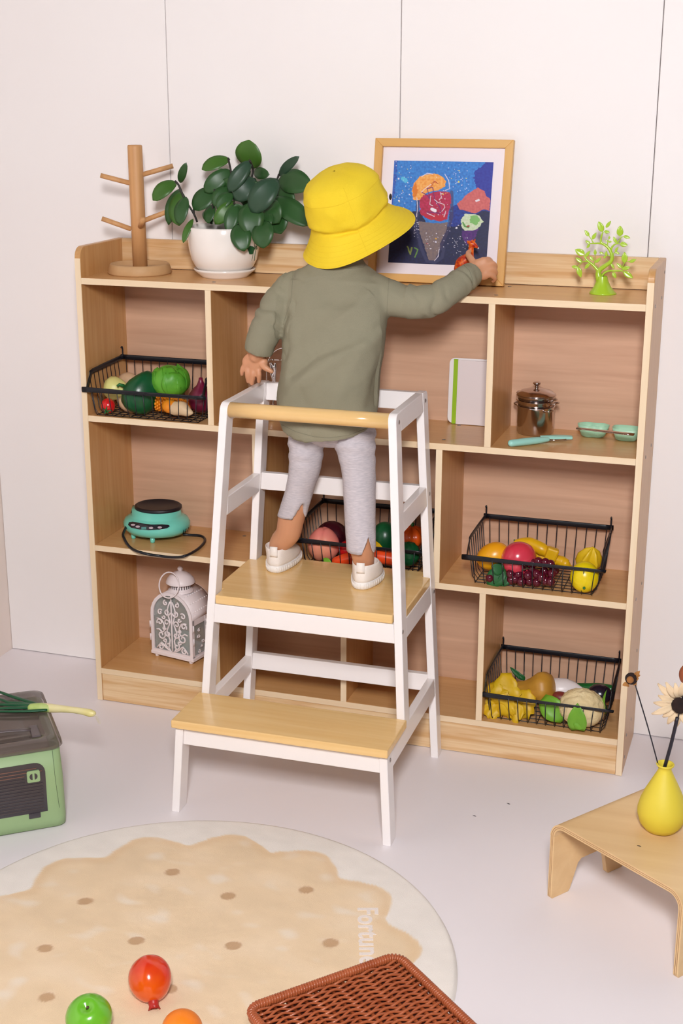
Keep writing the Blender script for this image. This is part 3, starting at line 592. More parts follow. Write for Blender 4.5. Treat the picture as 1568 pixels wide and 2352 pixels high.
LV = [(955,165,800,222,88,.13,2),(1085,230,1070,72,165,.15,2),(960,238,815,358,100,.11,0),(1080,180,958,352,92,.095,1),(1100,250,1185,262,66,.14,0),(1248,272,1358,165,56,.13,1),(1250,285,1428,325,140,.12,0),(1215,400,1428,548,128,.10,0),(1237,288,1090,472,150,.075,1),(1110,285,998,405,125,.10,1),(950,270,880,372,95,.12,0),(870,345,748,465,120,.105,0),(955,335,868,440,95,.10,0),(985,425,878,550,85,.08,2),(975,370,888,460,80,.09,0),(992,440,955,598,85,.075,0),(1080,425,1095,612,150,.07,0),(1010,552,1042,704,118,.055,0),(1165,535,1155,690,132,.06,0),(1230,450,1262,606,140,.10,0),(1185,420,1240,540,130,.09,0),(855,440,828,545,70,.10,0),(800,480,850,548,50,.12,0),(632,302,500,402,92,.085,2),(657,318,692,208,48,.09,0),(645,345,583,545,70,.10,0),(655,368,650,556,120,.085,2),(690,395,655,548,88,.07,0),(735,528,680,660,42,.06,2),(1000,330,1060,250,110,.13,0),(930,300,900,238,60,.13,2),(1040,470,1120,330,120,.12,0),(1130,430,1190,320,110,.11,1),(900,420,960,300,100,.12,0),(1050,560,1000,450,100,.10,0),(1250,330,1330,440,110,.12,0),(1180,480,1150,600,120,.08,0)]
ov = lambda s: max(.05, sqrt(max(0, 1 - (2 * s - 1) ** 2)) * (.84 + .16 * sin(pi * s)) * (.9 + .14 * s))
for (bu, bv, tu, tv, wd, y, k) in LV:
    b, tp = Zp(bu, bv, y + .012), Zp(tu, tv, y - .012); wm = px(b, wd / 2.6133 * 1.1); b, tp = b + (b - tp) * .03, tp + (tp - b) * .06
    sub(t, 'leaf', leaf_mesh(b, tp, wm, (.15 + .3 * RND.uniform(-1, 1), -1, .35 + .25 * RND.uniform(-1, 1)), RND.uniform(.1, .35), 12, .0007, ov, crease=.10), m_pl[k])
for st in (((765, 548, .10), (745, 500, .095), (690, 410, .09), (655, 330, .088), (632, 302, .088)), ((745, 500, .095), (745, 440, .1)), ((990, 560, .12), (985, 400, .11), (970, 260, .115), (950, 165, .13)), ((985, 410, .11), (1070, 330, .11), (1100, 240, .13), (1080, 178, .10)), ((1060, 560, .12), (1150, 440, .11), (1235, 310, .11), (1255, 262, .125)), ((1020, 560, .12), (1000, 470, .10), (985, 430, .09)), ((850, 560, .11), (860, 440, .105), (870, 350, .105))):
    q = MB(); q.tube([Zp(*p) for p in st], .0022, 8, sub=4); sub(t, 'stem', q, m_dst)
m_mot = mat('printed_leaf_green', '1e5a38', .2, coat=.3)
def pot_pt(u, v):  # point on the pot's outside seen at zoom pixel
    lo = Zp(u, v, pc.y - .09); best = lo
    for k in range(60):
        y = pc.y - .085 + k * .0015; p = Zp(u, v, y); h = p.z - pc.z - .008; r = 0
        for (r0, h0), (r1, h1) in zip(prof[1:7], prof[2:8]):
            if h0 <= h <= h1: r = r0 + (r1 - r0) * (h - h0) / (h1 - h0)
        if r and sqrt((p.x - pc.x)**2 + (p.y - pc.y)**2) <= r + .0006: return p
    return None
for pts in (((1062, 705), (1080, 692), (1098, 695), (1112, 706), (1104, 722), (1096, 742), (1076, 742), (1070, 722)), ((1074, 790), (1090, 776), (1108, 784), (1106, 800), (1090, 808), (1078, 802)), ((1110, 700), (1122, 692), (1127, 708), (1118, 716))):
    pp = [pot_pt(*p) for p in pts]
    if all(p is not None for p in pp):
        c_ = sum(pp, Vector()) / len(pp); q = MB(); n_ = (c_ - Vector((pc.x, pc.y, c_.z))).normalized() * .0014
        q.add([c_ + n_] + [p + n_ * .6 for p in pp], [(0, i + 1, (i + 1) % len(pp) + 1) for i in range(len(pp))]); sub(t, 'leaf_motif', q, m_mot)
for st in (((1095, 640), (1110, 680), (1100, 740), (1092, 780)), ((1120, 690), (1112, 740), (1108, 780))):
    pp = [pot_pt(*p) for p in st]
    if all(p is not None for p in pp): q = MB(); q.tube(pp, .0007, 6, sub=3); sub(t, 'vine_motif', q, m_mot)

# ------------------------------------------------------------------ framed picture
FRB, FRT = Vector((.743, .157, Z1)), Vector((.745, .2025, 1.2565)); FW = .2875
fr_up = (FRT - FRB).normalized(); fr_x = Vector((1, 0, 0)); fr_n = fr_x.cross(fr_up)   # n points towards the room
if fr_n.y > 0: fr_n = -fr_n
FHt = (FRT - FRB).length; FM = Matrix(((1, fr_up.x, fr_n.x, FRB.x), (0, fr_up.y, fr_n.y, FRB.y), (0, fr_up.z, fr_n.z, FRB.z), (0, 0, 0, 1)))
t = thing('picture_frame', FRB, 'pine framed ice cream painting leaning on the wall on top of the shelf', 'picture')
fwid = .0165; hw_ = FW / 2; m_fr = wood('frame_pine_x', 'dfb06c', 'cf9a52', 'x', rough=.4, freq=30); m_frz = wood('frame_pine_z', 'dfb06c', 'cf9a52', 'z', rough=.4, freq=30)
for pts, mm in ((((-hw_, 0), (hw_, 0), (hw_ - fwid, fwid), (-hw_ + fwid, fwid)), m_fr), (((-hw_, FHt), (-hw_ + fwid, FHt - fwid), (hw_ - fwid, FHt - fwid), (hw_, FHt)), m_fr), (((-hw_, 0), (-hw_ + fwid, fwid), (-hw_ + fwid, FHt - fwid), (-hw_, FHt)), m_frz), (((hw_, 0), (hw_, FHt), (hw_ - fwid, FHt - fwid), (hw_ - fwid, fwid)), m_frz)):
    q = MB(); q.m = FM; q.prism(pts, 'z', -.002, .012, bev=.0008, segs=1); sub(t, 'frame_rail', q, mm)
q = MB(); q.m = FM; q.box(-hw_ + .01, hw_ - .01, .01, FHt - .01, -.001, .0035); sub(t, 'mat_board', q, mat('white_mat_board', 'ece2e8', .6))
CO = [(205, 228), (1262, 243), (1178, 1343), (148, 1308)]   # painting corners in the zoomed photo
def fpt(u, v):
    p = at(860 + u / 4.6118, 320 + v / 4.6118, y=.18); d = (p - CLOC); t_ = (FRB - CLOC).dot(fr_n) / d.dot(fr_n); p = CLOC + d * t_; q = p - FRB
    return q.dot(fr_x), q.dot(fr_up)
cs = [fpt(*c_) for c_ in CO]; X0 = (cs[0][0] + cs[3][0]) / 2; X1 = (cs[1][0] + cs[2][0]) / 2; Y1 = (cs[0][1] + cs[1][1]) / 2; Y0 = (cs[2][1] + cs[3][1]) / 2
def inpoly(x, y, P):
    r = False; n = len(P)
    for i in range(n):
        (x0, y0), (x1, y1) = P[i], P[i-1]
        if (y0 > y) != (y1 > y) and x < (x1 - x0) * (y - y0) / (y1 - y0) + x0: r = not r
    return r
NX, NY = 290, 305
RGB = lambda h: np.array(lin(h))
gu = np.zeros((NY, NX)); gv = np.zeros((NY, NX))
for j in range(NY):
    for i in range(NX):
        s, q_ = i / (NX-1), j / (NY-1); gu[j, i] = (CO[0][0]*(1-s)+CO[1][0]*s)*(1-q_) + (CO[3][0]*(1-s)+CO[2][0]*s)*q_; gv[j, i] = (CO[0][1]*(1-s)+CO[1][1]*s)*(1-q_) + (CO[3][1]*(1-s)+CO[2][1]*s)*q_
nz = np.array([[noise.noise(Vector((gu[j, i] / 60, gv[j, i] / 90, 0))) for i in range(NX)] for j in range(NY)]); nz2 = np.array([[noise.noise(Vector((gu[j, i] / 22, gv[j, i] / 22, 4))) for i in range(NX)] for j in range(NY)])
img = np.zeros((NY, NX, 3)); A = lambda h: RGB(h)[None, None, :]
def mask(P, j=10):
    uu = gu + nz2 * j; vv = gv + nz * j; r = np.zeros(gu.shape, bool); n = len(P)
    for i in range(n):
        (x0, y0), (x1, y1) = P[i], P[i-1]
        with np.errstate(divide='ignore', invalid='ignore'): c_ = ((y0 > vv) != (y1 > vv)) & (uu < (x1 - x0) * (vv - y0) / ((y1 - y0) or 1e-9) + x0)
        r ^= c_
    return r
def paint(P, h, h2=None, j=10, al=1):
    k = mask(P, j)[..., None] * al; col = A(h) if h2 is None else A(h) * (.5 - nz2[..., None] * .9).clip(0, 1) + A(h2) * (.5 + nz2[..., None] * .9).clip(0, 1)
    img[:] = img * (1 - k) + col * k
def stroke(pts, h, w_, al=1, j=4):
    uu = gu + nz2 * j; vv = gv + nz * j; d = np.full(gu.shape, 1e9)
    for (x0, y0), (x1, y1) in zip(pts, pts[1:]):
        L2 = (x1-x0)**2 + (y1-y0)**2 + 1e-9; t_ = (((uu-x0)*(x1-x0) + (vv-y0)*(y1-y0)) / L2).clip(0, 1); d = np.minimum(d, np.hypot(uu - x0 - t_*(x1-x0), vv - y0 - t_*(y1-y0)))
    k = ((w_ / 2 - d) / 3 + .5).clip(0, 1)[..., None] * al; img[:] = img * (1 - k) + A(h) * k
full = [(0, 0), (1568, 0), (1568, 1660), (0, 1660)]
paint(full, '3787d6', '2a6cc0', 0)
paint([(0, 200), (240, 200), (230, 420), (190, 700), (0, 700)], '2c48a8', '2f6ac0', 25)
paint([(1060, 330), (1140, 290), (1170, 240), (1300, 230), (1300, 800), (1180, 780), (1080, 520), (1060, 420)], '262a92', '2a3aa0', 20)
paint([(820, 700), (1300, 740), (1300, 1000), (800, 960), (800, 800)], '2040a0', '1a2a80', 30)
paint([(0, 780), (340, 790), (480, 760), (560, 900), (800, 930), (960, 880), (1120, 760), (1300, 760), (1300, 1400), (0, 1400)], '161c44', '1b2250', 20)
paint([(0, 1240), (400, 1250), (700, 1270), (1300, 1120), (1300, 1400), (0, 1400)], '14163c', '181d52', 20)
stroke([(470, 470), (455, 820), (430, 900), (500, 1150), (560, 1290), (640, 1310), (720, 1250), (740, 1150), (690, 1160)], '34365e', 34, .85)
stroke([(820, 560), (820, 820), (770, 980), (700, 1140)], '40365a', 40, .7)
paint([(470, 870), (560, 880), (700, 890), (780, 870), (770, 950), (700, 1100), (690, 1180), (640, 1290), (580, 1280), (530, 1120), (480, 980)], '75656a', '83706c', 8)
paint([(410, 640), (400, 550), (420, 460), (480, 400), (560, 370), (640, 360), (720, 390), (765, 440), (750, 500), (680, 540), (560, 560), (500, 640)], 'e8923a', 'f0b060', 10)
paint([(410, 620), (405, 520), (440, 450), (460, 540), (450, 600)], 'd8761e', None, 8)
paint([(480, 650), (520, 600), (600, 570), (700, 550), (800, 560), (820, 620), (800, 740), (770, 840), (690, 870), (600, 850), (490, 800)], 'c0245a', 'a01c3c', 12)
paint([(490, 780), (560, 800), (770, 800), (750, 850), (690, 870), (600, 850)], 'c02038', None, 12)
stroke([(500, 560), (560, 590), (600, 640), (560, 520), (620, 510), (640, 640), (700, 720), (700, 780), (560, 770)], '70206a', 9)
stroke([(590, 490), (640, 440), (680, 470), (640, 450), (590, 520)], 'b0301c', 6)
for st in (((600, 600), (590, 690), (620, 700)), ((700, 560), (715, 610), (690, 640)), ((740, 690), (750, 720), (720, 760)), ((500, 560), (540, 520), (600, 480)), ((560, 780), (640, 820)), ((760, 760), (740, 820)), ((750, 370), (790, 440), (800, 520), (750, 545)), ((500, 400), (560, 360), (620, 370)), ((640, 640), (680, 670), (740, 690)), ((450, 620), (460, 700), (450, 820)), ((690, 1160), (680, 1240), (640, 1290))): stroke(st, 'e6dcea', 7, .85)
paint([(876, 690), (960, 600), (1040, 540), (1100, 515), (1170, 545), (1185, 600), (1220, 620), (1215, 750), (1150, 740), (1060, 780), (980, 760), (910, 740)], 'cf6a68', 'c25a5c', 10)
paint([(915, 850), (960, 790), (1060, 790), (1110, 800), (1150, 860), (1120, 920), (1050, 960), (960, 970), (925, 920)], 'c0d4a8', 'd8e0c8', 10)
paint([(1020, 810), (1090, 800), (1120, 850), (1080, 910), (1010, 880)], '7cb866', None, 10)
stroke([(940, 880), (960, 920), (1000, 930)], '5a9a4a', 18)
paint([(930, 960), (1000, 970), (1110, 930), (1070, 1030), (1020, 1100), (970, 1110), (930, 1030)], '5a207c', '401c6a', 12)
stroke([(1080, 650), (1105, 640)], 'e0d8e0', 22); stroke([(355, 1140), (385, 1220), (400, 1150)], '8a9a4a', 14); stroke([(430, 1150), (465, 1170), (435, 1250)], '5f8a3a', 14)
stroke([(300, 420), (330, 440)], '5ac0e0', 45, .8); stroke([(615, 740), (645, 755)], 'f0e8f0', 36); stroke([(985, 920), (1000, 915)], '9c3a30', 18); stroke([(560, 1105), (570, 1105)], 'a02a30', 14); stroke([(655, 1050), (658, 1052)], 'd8a030', 16)
for k in range(230):
    zone = RND.choice([(220, 400, 240, 640), (620, 1000, 250, 560), (640, 780, 560, 820), (720, 900, 880, 1150), (830, 990, 320, 560), (540, 690, 980, 1180), (420, 470, 840, 1040), (200, 420, 560, 760), (840, 1000, 1020, 1260)])
    u_, v_ = RND.uniform(zone[0], zone[1]), RND.uniform(zone[2], zone[3]); stroke([(u_, v_), (u_ + 1, v_ + 1)], RND.choice(['e8e4f0', 'e8e4f0', 'd8d8ee', 'e6d84a' if v_ < 700 else 'c8c0d8']), RND.choice([5, 6, 7, 9, 12, 18] if k % 7 == 0 else [4, 5, 7, 8]), 1, 2)
q = MB(); q.m = FM; vv_ = []
for j in range(NY):
    for i in range(NX): vv_.append((X0 + (X1 - X0) * i / (NX-1), Y1 + (Y0 - Y1) * j / (NY-1), .0042))
q.add(vv_, [(j*NX+i, (j+1)*NX+i, (j+1)*NX+i+1, j*NX+i+1) for j in range(NY-1) for i in range(NX-1)])
o = sub(t, 'painting', q, mat('acrylic_paint', 'ffffff', .5, attr='paint')); vcol(o, np.concatenate([img.reshape(-1, 3), np.ones((NX*NY, 1))], 1))
# ------------------------------------------------------------------ green ornament tree
def Zt(u, v, y=.118): return at(1290 + u / 7.84, 490 + v / 7.84, y=y)
m_lime = mat('lime_plastic', 'a8cc30', .3, coat=.3)
tb_ = Zt(745, 1478); tb_.z = Z1
t = thing('ornament_tree', tb_, 'small lime green plastic tree ornament on the shelf top at the right', 'ornament')
tb2 = Vector((Zt(745, 1470).x, .118, Z1)); rr = px(tb2, 31)
q = MB(); q.m = Matrix.Translation(tb2); q.lathe([(0, 0), (rr, 0), (rr * .98, .002), (rr * .85, .006), (rr * .62, .014), (rr * .45, .024), (rr * .36, .034)], 32, fn=lambda p, a, t_: p + Vector((-.004 * t_, 0, 0))); sub(t, 'foot', q, m_lime)
def br(pts, rads, y=.118):
    q = MB(); q.tube([Zt(u, v, y) for u, v in pts], [px(tb2, r_ / 7.84) for r_ in rads], 12, sub=4, caps='round'); sub(t, 'branch', q, m_lime)
br([(700, 1250), (668, 1150), (655, 1080), (680, 1020), (770, 950), (870, 880), (905, 800), (890, 720), (850, 640), (790, 580), (730, 545)], [85, 66, 52, 44, 38, 36, 34, 30, 26, 24, 22])
br([(660, 1040), (560, 930), (470, 860), (420, 800), (405, 770)], [34, 26, 20, 15, 10])
br([(730, 545), (640, 540), (510, 545)], [20, 16, 10]); br([(730, 545), (700, 500), (715, 400), (740, 340)], [22, 18, 16, 10]); br([(570, 540), (530, 470), (490, 410)], [11, 9, 7])
br([(880, 680), (900, 610), (960, 555), (1040, 545)], [22, 18, 13, 9]); br([(980, 550), (1030, 490), (1065, 430)], [12, 10, 8]); br([(1060, 430), (1120, 415)], [8, 6])
br([(815, 590), (825, 530), (850, 450)], [10, 8, 6]); br([(900, 780), (935, 720), (960, 690)], [12, 9, 7]); br([(890, 780), (830, 755), (740, 725)], [10, 8, 6])
br([(720, 1130), (770, 1070), (850, 1035), (960, 1035), (1090, 1035)], [22, 20, 17, 15, 12]); br([(1085, 1030), (1100, 940), (1130, 890)], [10, 8, 7]); br([(1090, 1035), (1120, 1090)], [9, 7]); br([(1180, 870), (1230, 865)], [6, 5])
br([(470, 870), (380, 870), (300, 950), (280, 980)], [10, 8, 7, 6]); br([(585, 920), (600, 800), (600, 740)], [8, 6, 5])
for b_, t_, w_ in (((735,335),(660,145),110),((790,260),(885,135),60),((760,325),(862,345),62),((490,415),(410,300),66),((545,470),(622,345),66),((510,545),(420,490),52),((505,550),(445,628),48),((1045,415),(1048,220),118),((1110,410),(1230,445),58),((1045,545),(1182,575),88),((985,535),(925,420),62),((850,465),(855,405),38),((830,510),(780,478),32),((835,515),(905,508),32),((955,690),(1018,600),44),((955,690),(1040,735),44),((740,730),(676,700),50),((795,780),(800,675),50),((780,770),(755,810),50),((410,745),(235,650),120),((415,790),(512,672),60),((600,750),(597,645),56),((360,880),(245,800),72),((290,975),(172,955),62),((290,965),(345,1158),96),((500,900),(408,1000),64),((570,850),(495,770),58),((600,890),(705,795),58),((1130,895),(1128,695),110),((1215,880),(1340,825),60),((1080,985),(985,900),66),((1090,1000),(1230,970),76),((1110,1050),(1280,1170),100),((915,1060),(975,1170),72),((880,900),(945,1000),50)):
    q = leaf_mesh(Zt(*b_), Zt(*t_), px(tb2, w_ / 7.84), (0.05, -1, .1), .05, 9, .0014, lambda s: sin(pi * s ** .8) ** .75 + .02); sub(t, 'leaf', q, m_lime)

# ------------------------------------------------------------------ toy giraffe
m_gir = mat('giraffe_orange', 'e8690f', .4, 'b5260c', 160, contrast=.15); gy = .108
def Zg(u, v, y=gy): return at(1000 + u / 8.711, 520 + v / 8.711, y=y)
g0 = Zg(560, 1000); g0.z = Z1; t = thing('toy_giraffe', g0, 'small orange toy giraffe held by the right hand before the painting', 'toy')
q = MB(); q.tube([Zg(480, 850), Zg(530, 740), Zg(620, 660), Zg(680, 610)], [.0115, .0135, .0115, .009], 16, sub=4, caps='round')
q.tube([Zg(660, 640), Zg(700, 540), Zg(710, 420), Zg(725, 350)], [.0085, .0065, .0052, .0055], 14, sub=4, caps='round')
q.tube([Zg(715, 345), Zg(765, 365), Zg(830, 418)], [.0060, .0055, .0028], 12, sub=3, caps='round')
q.tube([Zg(700, 335), Zg(660, 315), Zg(630, 292)], [.0030, .0038, .0010], 8, sub=2, caps='round')
for a_ in ((740, 330, 738, 275), (770, 335, 788, 262)): q.tube([Zg(a_[0], a_[1]), Zg(a_[2], a_[3])], [.0014, .0018], 8, caps='round')
for u_, yy in ((480, gy - .004), (500, gy + .008), (625, gy - .004), (640, gy + .008)):
    a_ = Zg(u_, 800 if u_ < 600 else 700, yy); b_ = Vector((a_.x, a_.y, Z1 + .003)); q.tube([a_, a_.lerp(b_, .5), b_], [.0055, .0030, .0030], 10, caps='round')
q.tube([Zg(455, 800), Zg(435, 880)], [.0018, .0012], 8, caps='round')
sub(t, 'body', remesh(q, .0011, 2), m_gir)
q = MB(); q.ball(Zg(852, 436), .0018, 8, 6); sub(t, 'muzzle', q, mat('muzzle_grey', 'd8d0cc', .5))

# ------------------------------------------------------------------ steel pot stack
pcx = at(1228, 990, y=.150); pc2 = Vector((pcx.x, .150, Z2)); s_ = px(pc2, 1)
t = thing('pot_stack', pc2, 'shiny toy steel steamer pot with stacked tiers and a lid', 'pot')
def zz(v): return at(1230, v, y=.150 - .035).z - Z2
H1, H2, H3, H4 = .058, .067, .080, .093
R0 = 42 * s_
q = MB(); q.m = Matrix.Translation(pc2); q.lathe([(0, .0005), (R0 * .93, .0005), (R0 * .985, .004), (R0 * .985, .020), (R0, .0215), (R0, H1 - .004), (R0 * 1.05, H1), (R0 * 1.04, H1 + .001), (R0 * .95, H1)], 48); sub(t, 'pot', q, M_steel)
for h0, h1, nm in ((H1, H2 + .003, 'steamer_tier'), (H2 + .003, H3, 'steamer_tier')):
    q = MB(); q.m = Matrix.Translation(pc2); q.lathe([(R0 * .95, h0 + .0005), (R0 * 1.0, h0 + .002), (R0 * 1.0, h1 - .003), (R0 * 1.07, h1 - .001), (R0 * 1.07, h1), (R0 * .95, h1)], 48); sub(t, nm, q, M_steel)
q = MB(); q.m = Matrix.Translation(pc2); q.lathe([(R0 * 1.0, H3), (R0 * 1.06, H3 + .001), (R0 * 1.04, H3 + .0025), (R0 * .85, H3 + .008), (R0 * .4, H3 + .013), (0, H3 + .0145)], 48); l_ = sub(t, 'lid', q, M_steel)
q = MB(); q.m = Matrix.Translation(pc2 + Vector((0, 0, H3 + .014))); q.lathe([(.004, 0), (.0035, .005), (.008, .009), (.0085, .011), (.006, .0125), (0, .0125)], 24); build(q, 'knob', M_steel, l_)
for sx, h, yy in ((-1, H3 - .004, .6), (1, H3 - .006, -.5), (1, H1 - .006, -.7), (1, H2 - .001, -.3), (-1, H1 - .004, .4)):
    a0 = Vector((sx * R0 * cos(yy), R0 * sin(yy), h)); dr = Vector((a0.x, a0.y, 0)).normalized(); sd = Vector((-dr.y, dr.x, 0)); q = MB(); q.m = Matrix.Translation(pc2)
    q.tube([a0 - sd * .010, a0 - sd * .009 + dr * .009 + Vector((0, 0, .002)), a0 + dr * .013 + Vector((0, 0, .003)), a0 + sd * .009 + dr * .009 + Vector((0, 0, .002)), a0 + sd * .010], .0015, 8, sub=4); sub(t, 'handle', q, M_steel)

# ------------------------------------------------------------------ teal peeler
m_teal = mat('pale_teal_plastic', '9ed8cc', .35); m_mint = mat('mint_plastic', 'a9dabb', .4)
a_, b_ = at(1174, 1018, z=Z2 + .008), at(1256, 1009, z=Z2 + .008)
t = thing('peeler', (a_ + b_) / 2, 'pale turquoise plastic peeler lying in front of the steel pot', 'utensil')
q = MB(); q.tube([a_, a_.lerp(b_, .35), a_.lerp(b_, .7), b_], [(.0075, .007), (.0088, .0075), (.0085, .007), (.0065, .005)], 16, sub=3, caps='round', up=(0, 0, 1)); sub(t, 'handle', q, m_teal)
c_, d_ = at(1240, 1003, z=Z2 + .008), at(1314, 1006, z=Z2 + .006); e_ = (d_ - c_).normalized(); n_ = Vector((-e_.y, e_.x, 0))
q = MB(); q.prism([tuple((c_ + n_ * .003)[:2]), tuple((c_ + e_ * .03 + n_ * .011)[:2]), tuple((c_ + e_ * .05 + n_ * .011)[:2]), tuple((d_ + n_ * .006)[:2]), tuple((d_ - n_ * .006)[:2]), tuple((c_ + e_ * .03 - n_ * .006)[:2]), tuple((c_ - n_ * .003)[:2])], 'z', Z2 + .004, Z2 + .010, bev=.001, segs=1); sub(t, 'head', q, m_teal)
q = MB(); q.tube([at(1262, 1012, z=Z2 + .006), at(1300, 1009, z=Z2 + .006)], .0012, 6); sub(t, 'blade', q, M_steel)
# ------------------------------------------------------------------ mint bowls and the steel blade on them
def bowl(c, outline, h, label, name='small_bowl', th=.0016):
    t = thing(name, (c[0], c[1], Z2), label, 'bowl', 'mint green play bowls'); n = 48; q = MB(); L = []
    for sc, z in ((.0, .0005), (.62, .0005), (.74, .003), (.88, .014), (1.0, h), (1.0 - .04, h), (.84, .014), (.70, .004), (0, .0025)):
        L.append([(c[0] + sc * outline(2*pi*j/n)[0], c[1] + sc * outline(2*pi*j/n)[1], Z2 + z) for j in range(n)])
    q.add([p for r in L for p in r], [(i*n+j, i*n+(j+1) % n, (i+1)*n+(j+1) % n, (i+1)*n+j) for i in range(len(L)-1) for j in range(n)], True); sub(t, 'dish', q, m_mint); return t
c_ = at(1347, 1004, z=Z2)
bowl((c_.x + .010, c_.y + .008), lambda a: (.031 * cos(a) * (1 if cos(a) < 0 else 1.1), .021 * sin(a) * (1 - .35 * math.exp(-((cos(a) - .15) * 3) ** 2))), .026, 'two-lobed mint green bowl left of the square mint bowl')
c_ = at(1431, 1016, z=Z2)
sq = lambda a: (.029 * math.copysign(abs(cos(a)) ** .6, cos(a)), .021 * math.copysign(abs(sin(a)) ** .6, sin(a)))
bowl((c_.x + .003, c_.y + .022), sq, .026, 'rounded square mint green bowl next to the right side panel')
a_, b_ = at(1324, 979, y=.127), at(1459, 997, y=.105); zb = Z2 + .0305; a_ = at(1324, 979, z=zb + .004); b_ = at(1455, 997, z=zb + .001)
a_ = Vector((a_.x, min(a_.y, .185), zb)); b_ = Vector((min(b_.x, 1.180), b_.y, zb))
t = thing('steel_spreader', (a_ + b_) / 2, 'long flat steel utensil laid across the two mint bowls', 'utensil')
q = MB(); q.tube([a_, a_.lerp(b_, .5), b_], [(.0045, .0018), (.0075, .0022), (.0075, .0022)], 10, sub=3, up=(0, 0, 1)); sub(t, 'blade', q, M_steel)
for k in range(8):
    p = a_.lerp(b_, .58 + k * .04) + Vector((-.002, -.0065, .0)); q = MB(); q.ball(p, .0014, 6, 4); sub(t, 'tooth', q, M_steel)

# ------------------------------------------------------------------ white boards behind the divider
by = .150
def Zc(u, v, y): return at(980 + u / 3.0154, 680 + v / 3.0154, y=y)
p_a, p_b = Zc(180, 432, .180), Zc(160, 860, .172); top = Zc(300, 440, .180).z
t = thing('cutting_boards', ((p_a.x + .885) / 2, .178, Z2), 'white boards with a lime green edge strip leaning in the middle cubby', 'cutting board')
x0 = Zc(150, 650, .182).x; ht = top - Z2
def lean(x0, x1, y, h, th_, r, name, m, mm=None):
    pts = [(x0 + r * (1 - cos(a)), h - r + r * sin(a)) for a in [pi/2 * k / 5 for k in range(6)]] + [(x1, h), (x1, 0), (x0 + r, 0)] + [(x0 + r * (1 - sin(a)), r * (1 - cos(a))) for a in [pi/2 * k / 4 for k in range(5)]]
    q = MB(); q.m = Matrix.Translation((0, y, Z2 + .0008)) @ Matrix.Rotation(radians(-4), 4, 'X'); q.prism(pts, 'y', -th_, 0, bev=.0008, segs=2); sub(t, name, q, m)
m_bd = mat('white_board_plastic', 'ece6e6', .35); lean(x0, .886, .180, ht, .004, .012, 'rear_board', m_bd)
lean(Zc(178, 650, .175).x, Zc(178, 650, .175).x + .009, .1748, ht - .002, .004, .001, 'green_strip', mat('lime_edge', '94bd1c', .4)); lean(Zc(178, 650, .175).x + .009, .886, .1748, ht - .003, .004, .001, 'front_board', mat('pale_board', 'e4d8d8', .4))

# ------------------------------------------------------------------ chrome hand mixer behind the child
eb = at(632, 870, y=.075); eb.z = Z2
t = thing('hand_mixer', eb, 'chrome hand-cranked egg beater half hidden behind the green shirt', 'utensil')
def Ze(u, v, y=.075): return at(530 + u / 10.453, 760 + v / 10.453, y=y)
hub = Ze(980, 690); rg = (Ze(880, 760) - Ze(1160, 430)).length * .8
q = MB(); q.tube([Ze(880, 760), Ze(930, 640), Ze(1010, 530), Ze(1160, 430), Ze(1320, 420), Ze(1440, 500), Ze(1500, 650)], .0011, 8, sub=4); sub(t, 'gear_ring', q, M_chrome)
q = MB(); q.tube([Ze(900, 690), Ze(1140, 700), Ze(1300, 700)], .0018, 8); q.ball(Ze(920, 690), .003, 10, 8); q.ball(Ze(1010, 690), .003, 10, 8); sub(t, 'axle', q, M_chrome)
for pts in (((960, 760), (1030, 860), (1050, 960), (1010, 1080), (1040, 1200), (1030, 1650)), ((1060, 760), (1070, 900), (1060, 1050), (1060, 1250), (1060, 1650)), ((940, 760), (970, 880), (960, 1000), (1000, 1130), (1010, 1300), (1000, 1650))):
    q = MB(); q.tube([Ze(*p) for p in pts], [.0022, .0034, .0026, .0024, .0022, .0020], 8, sub=4); sub(t, 'beater', q, M_chrome)
q = MB(); q.tube([Ze(855, 950), Ze(860, 1200), Ze(865, 1500), Ze(900, 1700)], .0011, 8, sub=3); sub(t, 'side_wire', q, M_chrome)
q = MB(); fb = Ze(970, 1740); fb.z = Z2 + .008; q.ball(fb, (.010, .010, .0075), 20, 12); q.tube([fb, Ze(1030, 1640)], .002, 8); sub(t, 'foot', q, M_chrome)

# ------------------------------------------------------------------ teal electric cooker
m_tq = mat('turquoise_plastic', '74d2bf', .25, coat=.3); m_blk = mat('black_hot_plate', '14131c', .45); m_pan = mat('control_panel_black', '1c1a24', .25, coat=.3)
cc = Vector((at(362, 1225, y=.108).x, .108, Z3)); s_ = px(cc, 1)
t = thing('mini_cooker', cc, 'turquoise round electric cooker with black hot plate on the left shelf', 'cooker')
q = MB(); q.m = Matrix.Translation(cc + Vector((0, 0, .010)))
FX = lambda p, a, t_: Vector((p.x, p.y * .86 + (-.004 if sin(a) < 0 else 0), p.z))
q.lathe([(0, 0), (50*s_, 0), (67*s_, .003), (76.5*s_, .013), (77*s_, .024), (72*s_, .033), (62*s_, .0385), (57*s_, .041), (56*s_, .056), (0, .056)], 64, fn=FX); sub(t, 'housing', q, m_tq)
pcn = cc + Vector((.004, .000, 0))
q = MB(); q.m = Matrix.Translation(pcn + Vector((0, 0, .0645))); q.lathe([(0, 0), (52*s_, 0), (54.5*s_, .002), (54.5*s_, .007), (52*s_, .009), (48*s_, .009), (45*s_, .0065), (0, .006)], 64, fn=lambda p, a, t_: Vector((p.x, p.y * .9, p.z))); sub(t, 'hot_plate', q, m_blk)
def Zk(u, v): return (180 + u / 3.459, 960 + v / 3.459)
